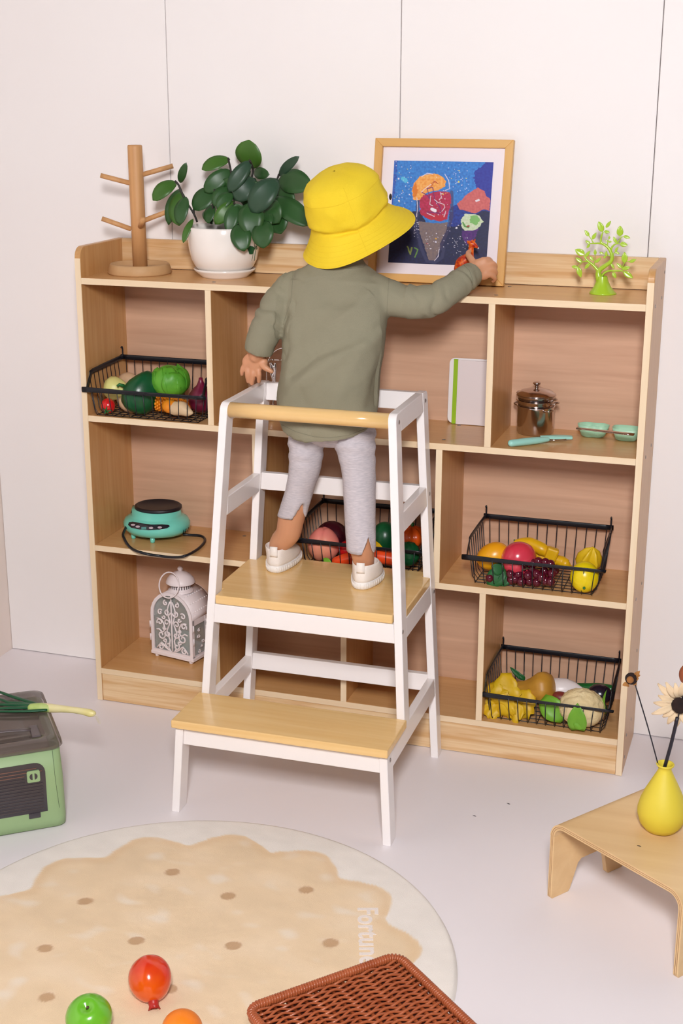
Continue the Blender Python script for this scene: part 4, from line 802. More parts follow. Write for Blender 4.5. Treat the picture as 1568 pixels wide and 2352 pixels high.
def on_cooker(u, v):
    """first point of the housing hit by the ray"""
    pr_ = [(50*s_, 0), (67*s_, .003), (76.5*s_, .013), (77*s_, .024), (72*s_, .033), (62*s_, .0385), (57*s_, .041), (56*s_, .056)]
    for k in range(220):
        y = .02 + k * .0006; p = at(*Zk(u, v), y=y); h = p.z - cc.z - .010
        for (r0, h0), (r1, h1) in zip(pr_, pr_[1:]):
            if h0 <= h < h1:
                r = r0 + (r1 - r0) * (h - h0) / (h1 - h0)
                if sqrt((p.x - cc.x)**2 + ((p.y - cc.y + .004) / .86)**2) <= r: return p
    return at(*Zk(u, v), y=.06)
def patch(outline, off, m, name, par, nsub=1):
    pp = [on_cooker(*p) for p in outline]; cx, cy = sum(p[0] for p in outline) / len(outline), sum(p[1] for p in outline) / len(outline); mid = [on_cooker(cx + (p[0]-cx) * .5, cy + (p[1]-cy) * .5) for p in outline]; c0 = on_cooker(cx, cy); n = len(pp)
    def o(p): return p + (p - Vector((cc.x, cc.y, cc.z + .02))).normalized() * off
    q = MB(); q.add([o(p) for p in pp] + [o(p) for p in mid] + [o(c0)], [(i, (i+1) % n, n + (i+1) % n, n + i) for i in range(n)] + [(n + i, n + (i+1) % n, 2*n) for i in range(n)]); return build(q, name, m, par)
pn = patch([(405, 850), (412, 830), (440, 826), (500, 836), (580, 848), (660, 846), (712, 850), (722, 860), (700, 875), (640, 886), (560, 890), (490, 884), (430, 872)], .0036, m_pan, 'control_panel', t)
for u, v in ((445, 850), (480, 863), (580, 873), (645, 870)): patch([(u + 17 * cos(a), v + 8 * sin(a)) for a in [2*pi*k/14 for k in range(14)]], .0044, mat('button_grey', 'b9a9b0', .5), 'button', pn)
patch([(508, 866), (545, 866), (545, 884), (508, 884)], .0044, mat('lcd_teal', '4b8a86', .3), 'display', pn)
for u, v in ((832, 905), (850, 895), (868, 885)): patch([(u, v - 15), (u + 6, v - 18), (u - 2, v + 15), (u - 8, v + 18)], .0012, m_pan, 'vent', t)
for dx, dy in ((-.042, -.038), (.012, -.052), (-.03, .045), (.045, .04)):
    q = MB(); q.m = Matrix.Translation(cc + Vector((dx, dy, 0))); q.lathe([(0, 0), (.0045, 0), (.0055, .003), (.0055, .014), (0, .014)], 14); sub(t, 'foot', q, m_tq)
q = MB(); q.tube([cc + Vector((-.068, .030, .040)), at(*Zk(362, 900), y=.040), at(*Zk(365, 960), y=.012), at(*Zk(420, 1035), y=-.008) , at(*Zk(520, 1075), z=Z3 + .003), at(*Zk(650, 1097), y=-.012), at(*Zk(760, 1107), y=-.012), at(*Zk(850, 1095), z=Z3 + .004), at(*Zk(950, 1040), z=Z3 + .004), at(*Zk(1005, 975), z=Z3 + .004), at(*Zk(975, 938), z=Z3 + .004), at(*Zk(880, 930), z=Z3 + .004), at(*Zk(830, 925), z=Z3 + .006)], .0030, 10, sub=5); sub(t, 'power_cord', q, M_black)
q = MB(); q.m = Matrix.Translation(cc + Vector((-.070, .032, .043))) @ Euler((0, .3, .4)).to_matrix().to_4x4(); q.box(-.009, .009, -.008, .008, -.010, .010, .002); sub(t, 'plug', q, M_black)

# ------------------------------------------------------------------ white lantern
m_lan = mat('white_enamel', 'efe4e6', .4); m_glass = mat('lantern_glass', 'b8c0bc', .08, alpha=.35)
fa, fb_ = Vector((.0945, .103)), Vector((.2090, .080)); e1 = (fb_ - fa).normalized(); e2 = Vector((-e1.y, e1.x)); LW = (fb_ - fa).length; LD = .082
LM = Matrix(((e1.x, e2.x, 0, fa.x), (e1.y, e2.y, 0, fa.y), (0, 0, 1, Z4 + .010), (0, 0, 0, 1)))   # local: x right, y back, z up
LH = at(389, 1362, y=.09).z - Z4 - .010; sh_ = LH - LW / 2
t = thing('lantern', (.155, .13, Z4), 'white metal candle lantern with scrollwork and arched roof in bottom left cubby', 'lantern')
def arch(w0, w1, zb, n=14, cx=LW/2, base=sh_):
    r = (w1 - w0) / 2; return [(w0, zb)] + [(cx - r * cos(pi * k / n), base + r * sin(pi * k / n) * (1.0)) for k in range(n + 1)] + [(w1, zb)]
def plate(out_, in_, y0, y1):
    q = MB(); q.m = LM; n = len(out_); vs = [(p[0], y0, p[1]) for p in out_] + [(p[0], y0, p[1]) for p in in_] + [(p[0], y1, p[1]) for p in out_] + [(p[0], y1, p[1]) for p in in_]; fs = []
    for i in range(n):
        j = (i + 1) % n; fs += [(i, j, n+j, n+i), (2*n+i, 3*n+i, 3*n+j, 2*n+j), (i, 2*n+i, 2*n+j, j), (n+i, n+j, 3*n+j, 3*n+i)]
    q.add(vs, fs); return q
bw = .0075
sub(t, 'front_frame', plate(arch(0, LW, 0), arch(bw, LW - bw, .012), -.003, .001), m_lan); sub(t, 'back_frame', plate(arch(0, LW, 0), arch(bw, LW - bw, .012), LD - .001, LD + .002), m_lan)
q = MB(); q.m = LM; q.box(-.002, LW + .002, -.004, LD + .003, -.002, .006, .001); sub(t, 'base', q, m_lan)
for x, y in ((.010, .004), (LW - .010, .004), (.010, LD - .006), (LW - .010, LD - .006)):
    q = MB(); q.m = LM; q.ball((x, y, -.0055), .0052, 12, 8); sub(t, 'ball_foot', q, m_lan)
q = MB(); q.m = LM; q.grid(18, 3, lambda s, u: (LW/2 - (LW/2 + .0005) * cos(pi * (s * 1.0)), u * LD, sh_ + (LW/2 + .0005) * sin(pi * s)), .0012); rf = sub(t, 'roof', q, m_lan)
for k in range(4):
    for j in range(9):
        a = pi * (.10 + .11 * k); r_ = LW / 2 + .0008; q = MB(); q.m = LM; q.ball((LW/2 + r_ * cos(a), .008 + j * .0083, sh_ + r_ * sin(a)), .0014, 6, 4); build(q, 'stud', mat('stud_white', 'f6eef0', .4), rf)  # embossed dots, a touch whiter than the roof enamel
def scroll(cx, cz, r, a0, turns, sgn, tail=None):
    pts = []
    for k in range(int(14 * turns) + 1):
        f_ = k / (14 * turns); a = a0 + sgn * 2 * pi * turns * f_; rr_ = r * (.22 + .78 * f_); pts.append((cx + rr_ * cos(a), cz + rr_ * sin(a)))
    return pts + ([tail] if tail else [])
SCR = []
for sx in (1, -1):
    X = lambda x: LW/2 + sx * x
    for (cx, cz, r, a0, tr, sg) in ((.012, .026, .0085, .5, 1.1, 1), (.033, .018, .008, 2.2, 1.2, -1), (.030, .047, .0115, 3.4, 1.2, -1), (.011, .052, .008, .2, 1.1, 1), (.014, .078, .009, 3.1, 1.2, 1), (.034, .076, .0085, .4, 1.2, -1), (.012, .103, .009, 4.0, 1.2, -1), (.032, .100, .0075, 2.0, 1.1, 1), (.016, .124, .0065, 1.0, 1.1, 1), (.020, .036, .005, 0, 1, 1), (.022, .064, .005, 3, 1, -1), (.022, .090, .005, 0, 1, 1)):
        SCR.append([(X(p[0]), p[1] * (LH / .150)) for p in scroll(cx, cz, r, a0, tr, sg)])
    SCR.append([(X(.002), .010), (X(.010), .020), (X(.006), .040), (X(.014), .062), (X(.004), .085), (X(.012), .110), (X(.003), .135)]); SCR.append([(X(.044), .014), (X(.030), .030), (X(.020), .020), (X(.006), .013)]); SCR.append([(X(.044), .060), (X(.036), .062), (X(.026), .056), (X(.020), .068), (X(.028), .086), (X(.042), .088)])
SCR.append([(LW/2, .010), (LW/2, .06), (LW/2, LH - .008)])
q = MB(); q.m = LM
for pts in SCR:
    pts = [(x, min(z, (sh_ + sqrt(max(1e-6, (LW/2 - .005)**2 - (x - LW/2)**2))) )) for x, z in pts]; q.tube([(x, -.001, z) for x, z in pts], .0019, 6, sub=2)
sub(t, 'scrollwork', q, m_lan)
q = MB(); q.m = LM
for pts in SCR[:26:2] + SCR[-1:]: q.tube([(LW - .0002, .004 + min(.074, max(0, x * .78)), min(z * .62 + .004, sh_ + .004)) for x, z in pts], .0012, 6)
sub(t, 'side_scrollwork', q, m_lan)
q = MB(); q.m = LM; q.box(LW - .002, LW, 0, LD, sh_ - .014, sh_ + .002); q.box(LW - .002, LW, 0, .006, 0, sh_); q.box(LW - .002, LW, LD - .006, LD, 0, sh_); q.box(LW - .002, LW, 0, LD, 0, .010); q.box(0, .002, 0, LD, sh_ - .014, sh_ + .002); q.box(0, .002, 0, .006, 0, sh_); q.box(0, .002, LD - .006, LD, 0, sh_); q.box(0, .002, 0, LD, 0, .010); sub(t, 'side_frame', q, m_lan)
for x0_ in (LW - .0045, .0025): q = MB(); q.m = LM; q.box(x0_, x0_ + .001, .006, LD - .006, .008, sh_ - .010); sub(t, 'glass_pane', q, m_glass)
q = MB(); q.m = LM; q.prism(arch(bw, LW - bw, .010), 'y', .0025, .0035); sub(t, 'glass_pane', q, m_glass)
for z_ in (.03, .062): q = MB(); q.m = LM; q.tube([(-.0035, -.001, z_), (-.0035, -.001, z_ + .016)], .0018, 8); q.tube([(LW + .003, -.001, z_ + .01), (LW + .003, -.001, z_ + .026)], .0018, 8); sub(t, 'hinge', q, m_lan)
cxl = LM @ Vector((LW/2 + .003, LD * .42, LH - .004))
q = MB(); q.m = Matrix.Translation(cxl); q.lathe([(.030, 0), (.0285, .004), (.0235, .006), (.0235, .023), (.0, .023)], 40); chim = sub(t, 'chimney', q, m_lan)
for k in range(24):
    a = 2*pi*k/24; q = MB(); q.m = Matrix.Translation(cxl) @ Matrix.Rotation(a, 4, 'Z'); q.box(.0232, .0238, -.0011, .0011, .008, .018); build(q, 'vent_slot', mat('slot_dark', '3a2f2e', .8), chim)
q = MB(); q.m = Matrix.Translation(cxl + Vector((0, 0, .020))); q.lathe([(0, .0), (.0335, 0), (.034, .0015), (.031, .009), (.024, .018), (.014, .025), (.006, .0275), (.003, .029), (0, .029)], 40); sub(t, 'dome', q, m_lan)
q = MB(); q.ball(cxl + Vector((0, 0, .053)), .0062, 14, 10); sub(t, 'finial', q, m_lan)
rc = cxl + Vector((-.012, -.037, .024)); q = MB(); q.tube([rc + Vector((.027 * cos(a), -.006 * cos(a) + .012 * sin(a), .027 * sin(a))) for a in [2*pi*k/28 for k in range(28)]], .0016, 8, closed=True); sub(t, 'carry_ring', q, m_lan)
q = MB(); q.m = LM; q.lathe([(0, .006), (.016, .006), (.016, .045), (0, .045)], 24); q.v = [v + (LM.to_3x3() @ Vector((LW/2, LD/2, 0))) for v in q.v]; sub(t, 'candle', q, mat('candle_wax', 'cfd0c4', .5))

# ------------------------------------------------------------------ green storage crate
m_sage = mat('sage_green_plastic', '9cb886', .45, '97b280', 4); m_smoke = mat('smoky_lid_plastic', '6b6059', .15, alpha=.72, coat=.3); m_smoke2 = mat('smoky_door_plastic', '3f3a40', .2, coat=.3); m_skd = mat('rib_grey', '5a4f50', .3)
cang = radians(38.5); ce1 = Vector((cos(cang), sin(cang))); ce2 = Vector((-sin(cang), cos(cang))); corner = at(156, 1897, z=0)
KM = Matrix(((ce1.x, ce2.x, 0, corner.x), (ce1.y, ce2.y, 0, corner.y), (0, 0, 1, 0), (0, 0, 0, 1)))   # x along the front (negative to the left), y back
CW_, CDp, CHt = .40, .255, .166
t = thing('storage_crate', KM @ Vector((-CW_/2, CDp/2, 0)), 'sage green storage crate with a smoky grey lid beside the rug', 'storage box')
def rrect(x0, x1, y0, y1, r, n=5):
    P_ = []
    for cx, cy, a0 in ((x1-r, y0+r, -pi/2), (x1-r, y1-r, 0), (x0+r, y1-r, pi/2), (x0+r, y0+r, pi)):
        P_ += [(cx + r*cos(a0 + pi/2*k/n), cy + r*sin(a0 + pi/2*k/n)) for k in range(n+1)]
    return P_
def loft(q, rings, smooth=True, cap0=True, cap1=True):
    n = len(rings[0]); vs = [p for r in rings for p in r]; fs = [(i*n+j, i*n+(j+1) % n, (i+1)*n+(j+1) % n, (i+1)*n+j) for i in range(len(rings)-1) for j in range(n)]
    if cap0: fs.append(tuple(range(n))[::-1])
    if cap1: fs.append(tuple((len(rings)-1)*n + j for j in range(n)))
    q.add(vs, fs, smooth); return q
def crate_ring(g, z, r=.018): return [(x, y, z) for x, y in rrect(-CW_ - g, g, -g, CDp + g, r)]
q = MB(); q.m = KM; loft(q, [crate_ring(-.006, .002), crate_ring(-.001, .004), crate_ring(0, .02), crate_ring(-.001, .10), crate_ring(-.004, CHt), crate_ring(-.010, CHt), crate_ring(-.010, CHt - .02)], cap1=True); bd = sub(t, 'body', q, m_sage)
q = MB(); q.m = KM; loft(q, [crate_ring(-.010, .0005), crate_ring(-.008, .0025)]); sub(t, 'foot', q, M_black)
lr = lambda g, z: crate_ring(g, z, .022)
q = MB(); q.m = KM; loft(q, [lr(-.001, CHt - .002), lr(.002, CHt + .002), lr(.0, CHt + .012), lr(-.008, CHt + .016), lr(-.024, CHt + .0165), lr(-.028, CHt + .0125), lr(-.06, CHt + .0125)], cap0=False); lid = sub(t, 'lid', q, m_smoke)
q = MB(); q.m = KM; loft(q, [lr(-.020, CHt - .012), lr(-.022, CHt - .002)], cap0=True); sub(t, 'contents_tray', q, mat('grey_pink_contents', '9a8078', .6, '7a6862', 12))
q = MB(); q.m = KM; q.tube([(-.30, .07, CHt + .0145), (-.12, .07, CHt + .019), (-.05, .062, CHt + .017)], [(.006, .0015)] * 3, 8, sub=4, up=(0, 0, 1)); q.box(-.052, -.034, .035, .085, CHt + .010, CHt + .0155, .002); q.box(-.05, -.034, .17, .215, CHt + .010, CHt + .0150, .002); build(q, 'lid_handle', m_skd, lid)
# front door with ribs
def fr_(x, z, o=.0): # on the sloped front face
    g = 0 if z < .02 else (-.001 * (z - .02) / .08 if z < .10 else -.001 - .003 * (z - .10) / (CHt - .10)); return (x, -g - o, z)
dz0, dz1, dx1 = .040, .142, -.036
door = [(-CW_ + .036, dz0), (dx1, dz0), (dx1, dz1 - .02)] + [(dx1 - .02 + .02 * cos(a), dz1 - .02 + .02 * sin(a)) for a in [pi/2*k/5 for k in range(1, 6)]] + [(-CW_ + .036, dz1)]
q = MB(); q.m = KM; n = len(door); q.add([fr_(x, z, .0015) for x, z in door] + [fr_(x, z, -.002) for x, z in door], [tuple(range(n))] + [(i, n + i, n + (i+1) % n, (i+1) % n) for i in range(n)]); dr = sub(t, 'door', q, m_smoke2)
for k in range(14):
    z_ = dz0 + .008 + k * .0064; x1_ = dx1 - .006 if z_ < dz1 - .014 else dx1 - .016
    if .100 < z_ < .122: x1_ = -.075
    q = MB(); q.m = KM; q.tube([fr_(-CW_ + .05, z_, .0018), fr_(x1_, z_, .0018)], [(.0010, .0010)] * 2, 6); build(q, 'rib', m_skd if k < 11 else mat('rib_copper', '8d6658', .3), dr)
q = MB(); q.m = KM; pts = [( -.0585 + p[0], .1165 + p[1]) for p in rrect(-.012, .012, -.0115, .0115, .003, 3)]; n = len(pts); q.add([fr_(x, z, .004) for x, z in pts] + [fr_(x, z, .0) for x, z in pts], [tuple(range(n))] + [(i, n + i, n + (i+1) % n, (i+1) % n) for i in range(n)]); lt = build(q, 'latch', m_sage, dr)
for sx in (-1, 1):
    pts = [(-.0585 + sx * (.002 + .0055 * sin(a)), .1165 + .0062 * cos(a)) for a in [pi*k/8 for k in range(9)]]; q = MB(); q.m = KM; q.add([fr_(x, z, .0045) for x, z in pts], [tuple(range(9))]); 
    q.v += [v + (KM.to_3x3() @ Vector((0, .0004, 0))) for v in q.v]; q.f += [tuple(9 + i for i in range(9))[::-1]] + [(i, 9 + i, 9 + (i+1) % 9, (i+1) % 9) for i in range(9)]; q.smooth += [False] * 10
    build(q, 'latch_hole', m_smoke2, dr)
q = MB(); q.m = KM; q.box(-.072, -.050, -.0035, .0, .030, .0405, .001); build(q, 'hinge', m_smoke2, dr)
q = MB(); q.m = KM; q.tube([fr_(-.020, CHt - .004, .0002), fr_(-.018, .10, .0002), fr_(-.014, .042, .0002)], .0004, 5); sub(t, 'seam', q, mat('seam_dark', '4c5a40', .8))
# spring onion lying on the lid
m_son = mat('spring_onion_green', '0f5a34', .35, '0a4a2c', 40, stretch=(1, 1, 1)); m_sow = mat('spring_onion_white', 'efe6c0', .35, 'e2d68c', 14)
zl = CHt + .021
t = thing('spring_onion', at(100, 1622, z=zl), 'long spring onion with white root end lying across the smoky lid', 'vegetable')
def Zo(u, v, z=zl): return at(u / 5.881, 1540 + v / 5.881, z=z)
q = MB(); q.tube([Zo(560, 500), Zo(700, 510), Zo(850, 520, zl + .002), Zo(1000, 535, zl + .004), Zo(1130, 555, zl + .004), Zo(1215, 575, zl + .003), Zo(1255, 580, zl + .003)], [.0095, .0088, .0070, .0062, .0068, .0078, .0060], 16, sub=4, caps='round'); sub(t, 'white_stalk', q, m_sow)
for pts, r0 in (((650, 505), (450, 440), (200, 360), (-60, 270), (-300, 180)), .0055), (((640, 510), (400, 468), (150, 462), (-60, 455), (-350, 440)), .0060), (((640, 520), (400, 500), (150, 505), (-60, 512), (-350, 520)), .0060), (((640, 530), (420, 545), (180, 552), (-60, 552), (-350, 560)), .0050), (((600, 495), (300, 440), (120, 430), (0, 385), (-200, 330)), .0050):
    q = MB(); q.tube([Zo(*p) for p in pts], [r0, r0 * .9, r0 * .8, r0 * .7, r0 * .5], 10, sub=4, flat=.5); sub(t, 'leaf', q, m_son)
q = MB(); q.tube([Zo(430, 505), Zo(560, 505), Zo(690, 512)], [.0085, .0100, .0075], 16, sub=4, caps='round'); sub(t, 'pale_green_stalk', q, mat('pale_green_stalk', '9cbf5a', .4, 'c6d488', 40))
for k in range(9):
    a = RND.uniform(-1, 1); q = MB(); p_ = Zo(1262, 565 + k * 4, zl + .003); q.tube([p_, Zo(1300 + 20 * a, 600 + k * 6, zl + .001), Zo(1330 + 25 * a, 660 + k * 5, zl - .004), Zo(1345 + 30 * a, 700 + k * 4, zl - .006)], .00022, 4, sub=3); sub(t, 'rootlet', q, mat('root_cream', 'e0d8c0', .7))

# ------------------------------------------------------------------ wicker hamper at the front
m_wk = mat('rattan_brown', 'b5623a', .35, '9c4c2a', 30, coat=.2); HZ = .125
hA = at(572, 2318, z=HZ); hB = at(912, 2197, z=HZ); w1 = (hB - hA).normalized(); w2 = Vector((w1.y, -w1.x, 0)); HW = (hB - hA).length; HL = .36
HM = Matrix(((w1.x, w2.x, 0, hA.x), (w1.y, w2.y, 0, hA.y), (0, 0, 1, 0), (0, 0, 0, 1)))
t = thing('wicker_basket', HM @ Vector((HW/2, HL/2, 0)), 'reddish brown woven wicker hamper at the bottom edge of the picture', 'basket')
NB = 11
q = MB(); q.m = HM; q.box(.012, HW - .012, .012, HL - .012, .002, HZ - .008); sub(t, 'liner', q, mat('wicker_dark_inside', '54200f', .9))
for k in range(NB):
    x = .012 + (HW - .024) * k / (NB - 1); q = MB(); q.m = HM; q.tube([(x, .004, HZ - .003), (x, HL - .004, HZ - .003)], .0032, 8); sub(t, 'stake', q, m_wk)
q = MB(); q.m = HM; dxx = (HW - .024) / (NB - 1); ns = int((HL - .016) / .0052)
for i in range(ns):
    y = .009 + i * .0052; ph = (i % 2) * pi; pts = []
    for j in range(NB * 4 + 1):
        x = .006 + (HW - .012) * j / (NB * 4); pts.append((x, y + .0016 * sin(2*pi*j/8 + .6), HZ - .001 + .0026 * cos(pi * (x - .012) / dxx + ph)))
    q.tube(pts, .0021, 5, up=(0, 0, 1))
tag(sub(t, 'woven_strands', q, m_wk), kind='stuff')
def ringpts(g, z, n=6): return [(x, y, z) for x, y in rrect(-g, HW + g, -g, HL + g, .018, n)]
for g, z, r_ in ((.002, HZ, .0052), (.003, HZ - .008, .004)):
    rp_ = ringpts(g, z); q = MB(); q.m = HM; q.tube(rp_, r_, 10, closed=True); bdr = sub(t, 'border', q, m_wk)
q = MB(); q.m = HM; rp_ = [Vector(p) for p in ringpts(.002, HZ)]; tot = 0
for a_, b_ in zip(rp_, rp_[1:] + rp_[:1]):
    L_ = (b_ - a_).length; d_ = (b_ - a_).normalized() if L_ > 1e-6 else Vector((1, 0, 0)); k = 0; nn = max(1, int(L_ / .0042)); sd_ = Vector((-d_.y, d_.x, 0))
    for k in range(nn):
        c_ = a_.lerp(b_, (k + .5) / nn); q.tube([c_ + sd_ * .0056 * cos(a) + Vector((0, 0, .0056 * sin(a))) + d_ * .0010 * sin(a) for a in [2*pi*j/8 for j in range(8)]], .0018, 5, closed=True)
tag(sub(t, 'border_wrap', q, m_wk), kind='stuff')
q = MB(); q.m = HM
for i in range(22):
    z_ = .006 + i * .0052; pts = [Vector(p) for p in ringpts(.001, z_, 3)]; fine = []
    for a_, b_ in zip(pts, pts[1:] + pts[:1]):
        nn = max(1, int((b_ - a_).length / .006)); nr_ = Vector(((b_ - a_).y, -(b_ - a_).x, 0)).normalized() if (b_ - a_).length > 1e-6 else Vector((0, 0, 0))
        for k in range(nn): fine.append(a_.lerp(b_, k / nn) + nr_ * .0018 * cos(pi * (len(fine) / 2 + i)))
    q.tube(fine, .0022, 5, closed=True)
tag(sub(t, 'side_weave', q, m_wk), kind='stuff')

# ------------------------------------------------------------------ bent plywood stool
m_ply = wood('birch_ply_face', 'e8c694', 'dcb683', 'x', rough=.4, freq=30); m_plye = mat('birch_ply_edge', 'cfa67c', .5, 'b98e66', 400, stretch=(.05, .05, 1))
A0 = at(1256, 2060, z=0); SZ = .152; ea = Vector((.579, .815, 0)).normalized(); eb_ = Vector((ea.y, -ea.x, 0)); SD, SLn = .232, .292; TH2 = .0095
SM = Matrix(((eb_.x, ea.x, 0, A0.x), (eb_.y, ea.y, 0, A0.y), (0, 0, 1, 0), (0, 0, 0, 1)))   # x: left to right end, y: front to back
t = thing('plywood_stool', SM @ Vector((SLn/2, SD/2, 0)), 'low bent plywood stool carrying a yellow vase at the right edge', 'stool')
R_ = .030; out_ = [(0, SZ - R_)] + [(R_ - R_ * cos(a), SZ - R_ + R_ * sin(a)) for a in [pi/2*k/8 for k in range(1, 9)]]
out_ = out_ + [(SLn - p[0], p[1]) for p in out_[::-1]]
inn = [(TH2, SZ - R_)] + [(R_ - (R_ - TH2) * cos(a), SZ - R_ + (R_ - TH2) * sin(a)) for a in [pi/2*k/8 for k in range(1, 9)]]; inn = inn + [(SLn - p[0], p[1]) for p in inn[::-1]]
for k in range(1):
    q = MB(); q.m = SM; n = len(out_); vs = [(x, 0, z) for x, z in out_] + [(x, SD, z) for x, z in out_] + [(x, 0, z) for x, z in inn] + [(x, SD, z) for x, z in inn]
    q.add(vs, [(i, i+1, n+i+1, n+i) for i in range(n-1)] + [(2*n+i, 3*n+i, 3*n+i+1, 2*n+i+1) for i in range(n-1)], True); q.add(vs, [(i, 2*n+i, 2*n+i+1, i+1) for i in range(n-1)] + [(n+i, n+i+1, 3*n+i+1, 3*n+i) for i in range(n-1)]); sub(t, 'seat', q, m_ply)
for x0_, ml in ((0, -1), (SLn - TH2, 1)):
    pts = [(0, SZ - R_ + .0001), (0, .004), (.003, 0), (.042, 0), (.046, .004), (.064, .050), (.072, .056), (.122, .056), (.130, .050), (.140, .004), (.144, 0), (.180, 0), (.184, .004), (SD, SZ - R_ + .0001)]
    q = MB(); q.m = SM; q.prism(pts, 'x', x0_, x0_ + TH2, bev=.0006, segs=1); sub(t, 'leg_panel', q, m_ply)
m_lay = mat('ply_layer_dark', 'a87a54', .6)
for d_ in (.0032, .0063):
    f_ = d_ / TH2; path = [(x0_ * (1 - f_) + x1_ * f_, z0_ * (1 - f_) + z1_ * f_) for (x0_, z0_), (x1_, z1_) in zip(out_, inn)]; path = [(path[0][0], .004)] + path + [(path[-1][0], .004)]
    q = MB(); q.m = SM; q.tube([(x, .0, z) for x, z in path], .00045, 4); sub(t, 'ply_layer', q, m_lay)
# vase
m_vase = mat('matt_yellow_ceramic', 'e4d044', .55, 'dec83a', 5); vb = at(1516, 1905, z=SZ); vb = Vector((vb.x, vb.y, SZ)); s_ = px(vb, 1)
VH = .118
t = thing('vase', vb, 'matt yellow teardrop vase holding dried flowers on the plywood stool', 'vase')
q = MB(); q.m = Matrix.Translation(vb); q.lathe([(0, .0), (26*s_, 0), (36*s_, .003), (48*s_, .014), (54.5*s_, .030), (55*s_, .040), (50*s_, .056), (40*s_, .074), (28*s_, .092), (18*s_, .107), (14.5*s_, .113), (15*s_, .118), (19.5*s_, .1205), (20.5*s_, .1225), (19*s_, .1240), (16*s_, .1225), (12.5*s_, .116), (12*s_, .09), (0, .06)], 56); sub(t, 'body', q, m_vase)
vm = vb + Vector((0, 0, .118))
m_stk = mat('black_flower_stem', '1d1a26', .4); m_dry = mat('dried_petal_brown', 'b5803f', .8, '8a5228', 30); m_cream = mat('dried_petal_cream', 'e6cfae', .8, 'd8bc96', 40); m_seed = mat('dark_seed_head', '2c1712', .95, '160b0a', 80, bump=1)
def Zd(u, v, dy=0): return at(1380 + u / 5.1117, 1500 + v / 5.1117, y=vb.y + dy)
def stem(a_, b_, r_): q = MB(); q.tube([a_, a_.lerp(b_, .5) + Vector((.001, 0, 0)), b_], r_, 8, sub=4); return q
t = thing('dried_flower', vm, 'small dried flower with brown curled petals on a thin black stem', 'dried flower')
sub(t, 'stem', stem(Vector((vm.x - .006, vm.y, vm.z - .05)) * 0 + Zd(685, 1370), Zd(398, 365), .0011), m_stk)
hd = Zd(355, 300); q = MB(); q.ball(hd, (.0105, .008, .0105), 16, 10); sub(t, 'seed_head', q, m_seed); q = MB(); q.ball(hd + Vector((-.001, -.008, .001)), .006, 12, 8); sub(t, 'pod', q, m_dry)
for b_, t_ in (((385, 280), (450, 215)), ((400, 265), (455, 262)), ((330, 350), (250, 378)), ((320, 365), (292, 388)), ((392, 350), (410, 372)), ((400, 300), (438, 300))): sub(t, 'petal', leaf_mesh(Zd(*b_), Zd(*t_, -.004), .009, (0, -1, .3), .3, 6), m_dry)
t = thing('dried_flower', vm, 'dried flower with cream petals and black centre on a thick stem', 'dried flower')
sub(t, 'stem', stem(Zd(735, 1375), Zd(895, 755), .0030), m_stk)
hc = Zd(925, 605); q = MB(); q.ball(hc + Vector((0, -.004, 0)), (.0135, .008, .0135), 28, 18, lambda p, d: p * (1 + .1 * noise.noise(d * 9))); sub(t, 'seed_head', q, m_seed)
for k in range(18):
    a = 2*pi*k/18 + .1; d_ = Vector((cos(a), .15 * sin(a * 3), sin(a))); L_ = .042 + .008 * sin(k * 2.1); sub(t, 'petal', leaf_mesh(hc + d_ * .009 + Vector((0, .003, 0)), hc + d_ * (.011 + L_ * .75) + Vector((0, -.002 + .004 * (k % 2), 0)), .012, (0, -1, .1), .3, 7, shape=lambda s: sin(pi * (s * .85 + .12)) ** .8, wave=.0006), m_cream)
t = thing('dried_flower', vm, 'dried rust-coloured bud cut off by the right edge of the picture', 'dried flower')
sub(t, 'stem', stem(Zd(745, 1372), Zd(1010, 300), .0010), m_stk); q = MB(); q.ball(Zd(1000, 250), (.012, .012, .017), 16, 12); sub(t, 'bud', q, mat('rust_bud', 'a85a32', .6, '7c3c22', 20))
# leaf scraps
for (u, v, z_, lb) in ((1090, 1874, 0, 'tiny dark leaf scrap on the floor nearer the tower'), (1168, 1846, 0, 'tiny dark leaf scrap on the floor nearer the shelf'), (1468, 1943, SZ, 'tiny brown leaf scrap on the plywood stool')):
    p = at(u, v, z=z_ + .0008); q = MB(); q.tube([p + Vector((-.004, .001, 0)), p, p + Vector((.003, -.001, 0))], [.0003, .0009, .0003], 5, sub=2); o = build(q, 'leaf_scrap', M_gap if 0 else mat('scrap_dark', '3a2c28', .9), loc=p); tag(o, lb, 'leaf')
# ------------------------------------------------------------------ the child
m_skin = mat('skin', 'd49b76', .5, 'c98c68', 9, sss=.06, contrast=.6); m_shirt = mat('sage_jersey', '928d77', .85, '8a8570', 6, bump=.35, bscale=700, spec=.2)
m_leg = mat('heather_grey_jersey', 'd4ccd0', .9, 'b9b3ba', 1, stretch=(90, 90, 520), bump=.3, bscale=2, spec=.2, contrast=.5); m_shoe = mat('white_canvas', 'f4ece6', .7, bump=.3, bscale=500); m_rub = mat('white_rubber_sole', 'f3eeea', .45)
m_hat = mat('yellow_cotton', 'efd136', .8, 'eac92c', 12, bump=.35, bscale=420, spec=.2); m_hair = mat('dark_hair', '1a1210', .5)
HDC = at(802, 505, y=-.03)
foot_r = Vector((.684, -.161, .4038)); foot_l = Vector((.486, -.121, .4038))
kid = thing('person', (.6, -.12, .4034), 'small child in yellow bucket hat seen from behind, standing on the tower and reaching right', 'person')
def U(u, v, y): return at(u, v, y=y)
def rp(n, y=-.08): return px(at(780, 800, y=y), n)
q = MB()
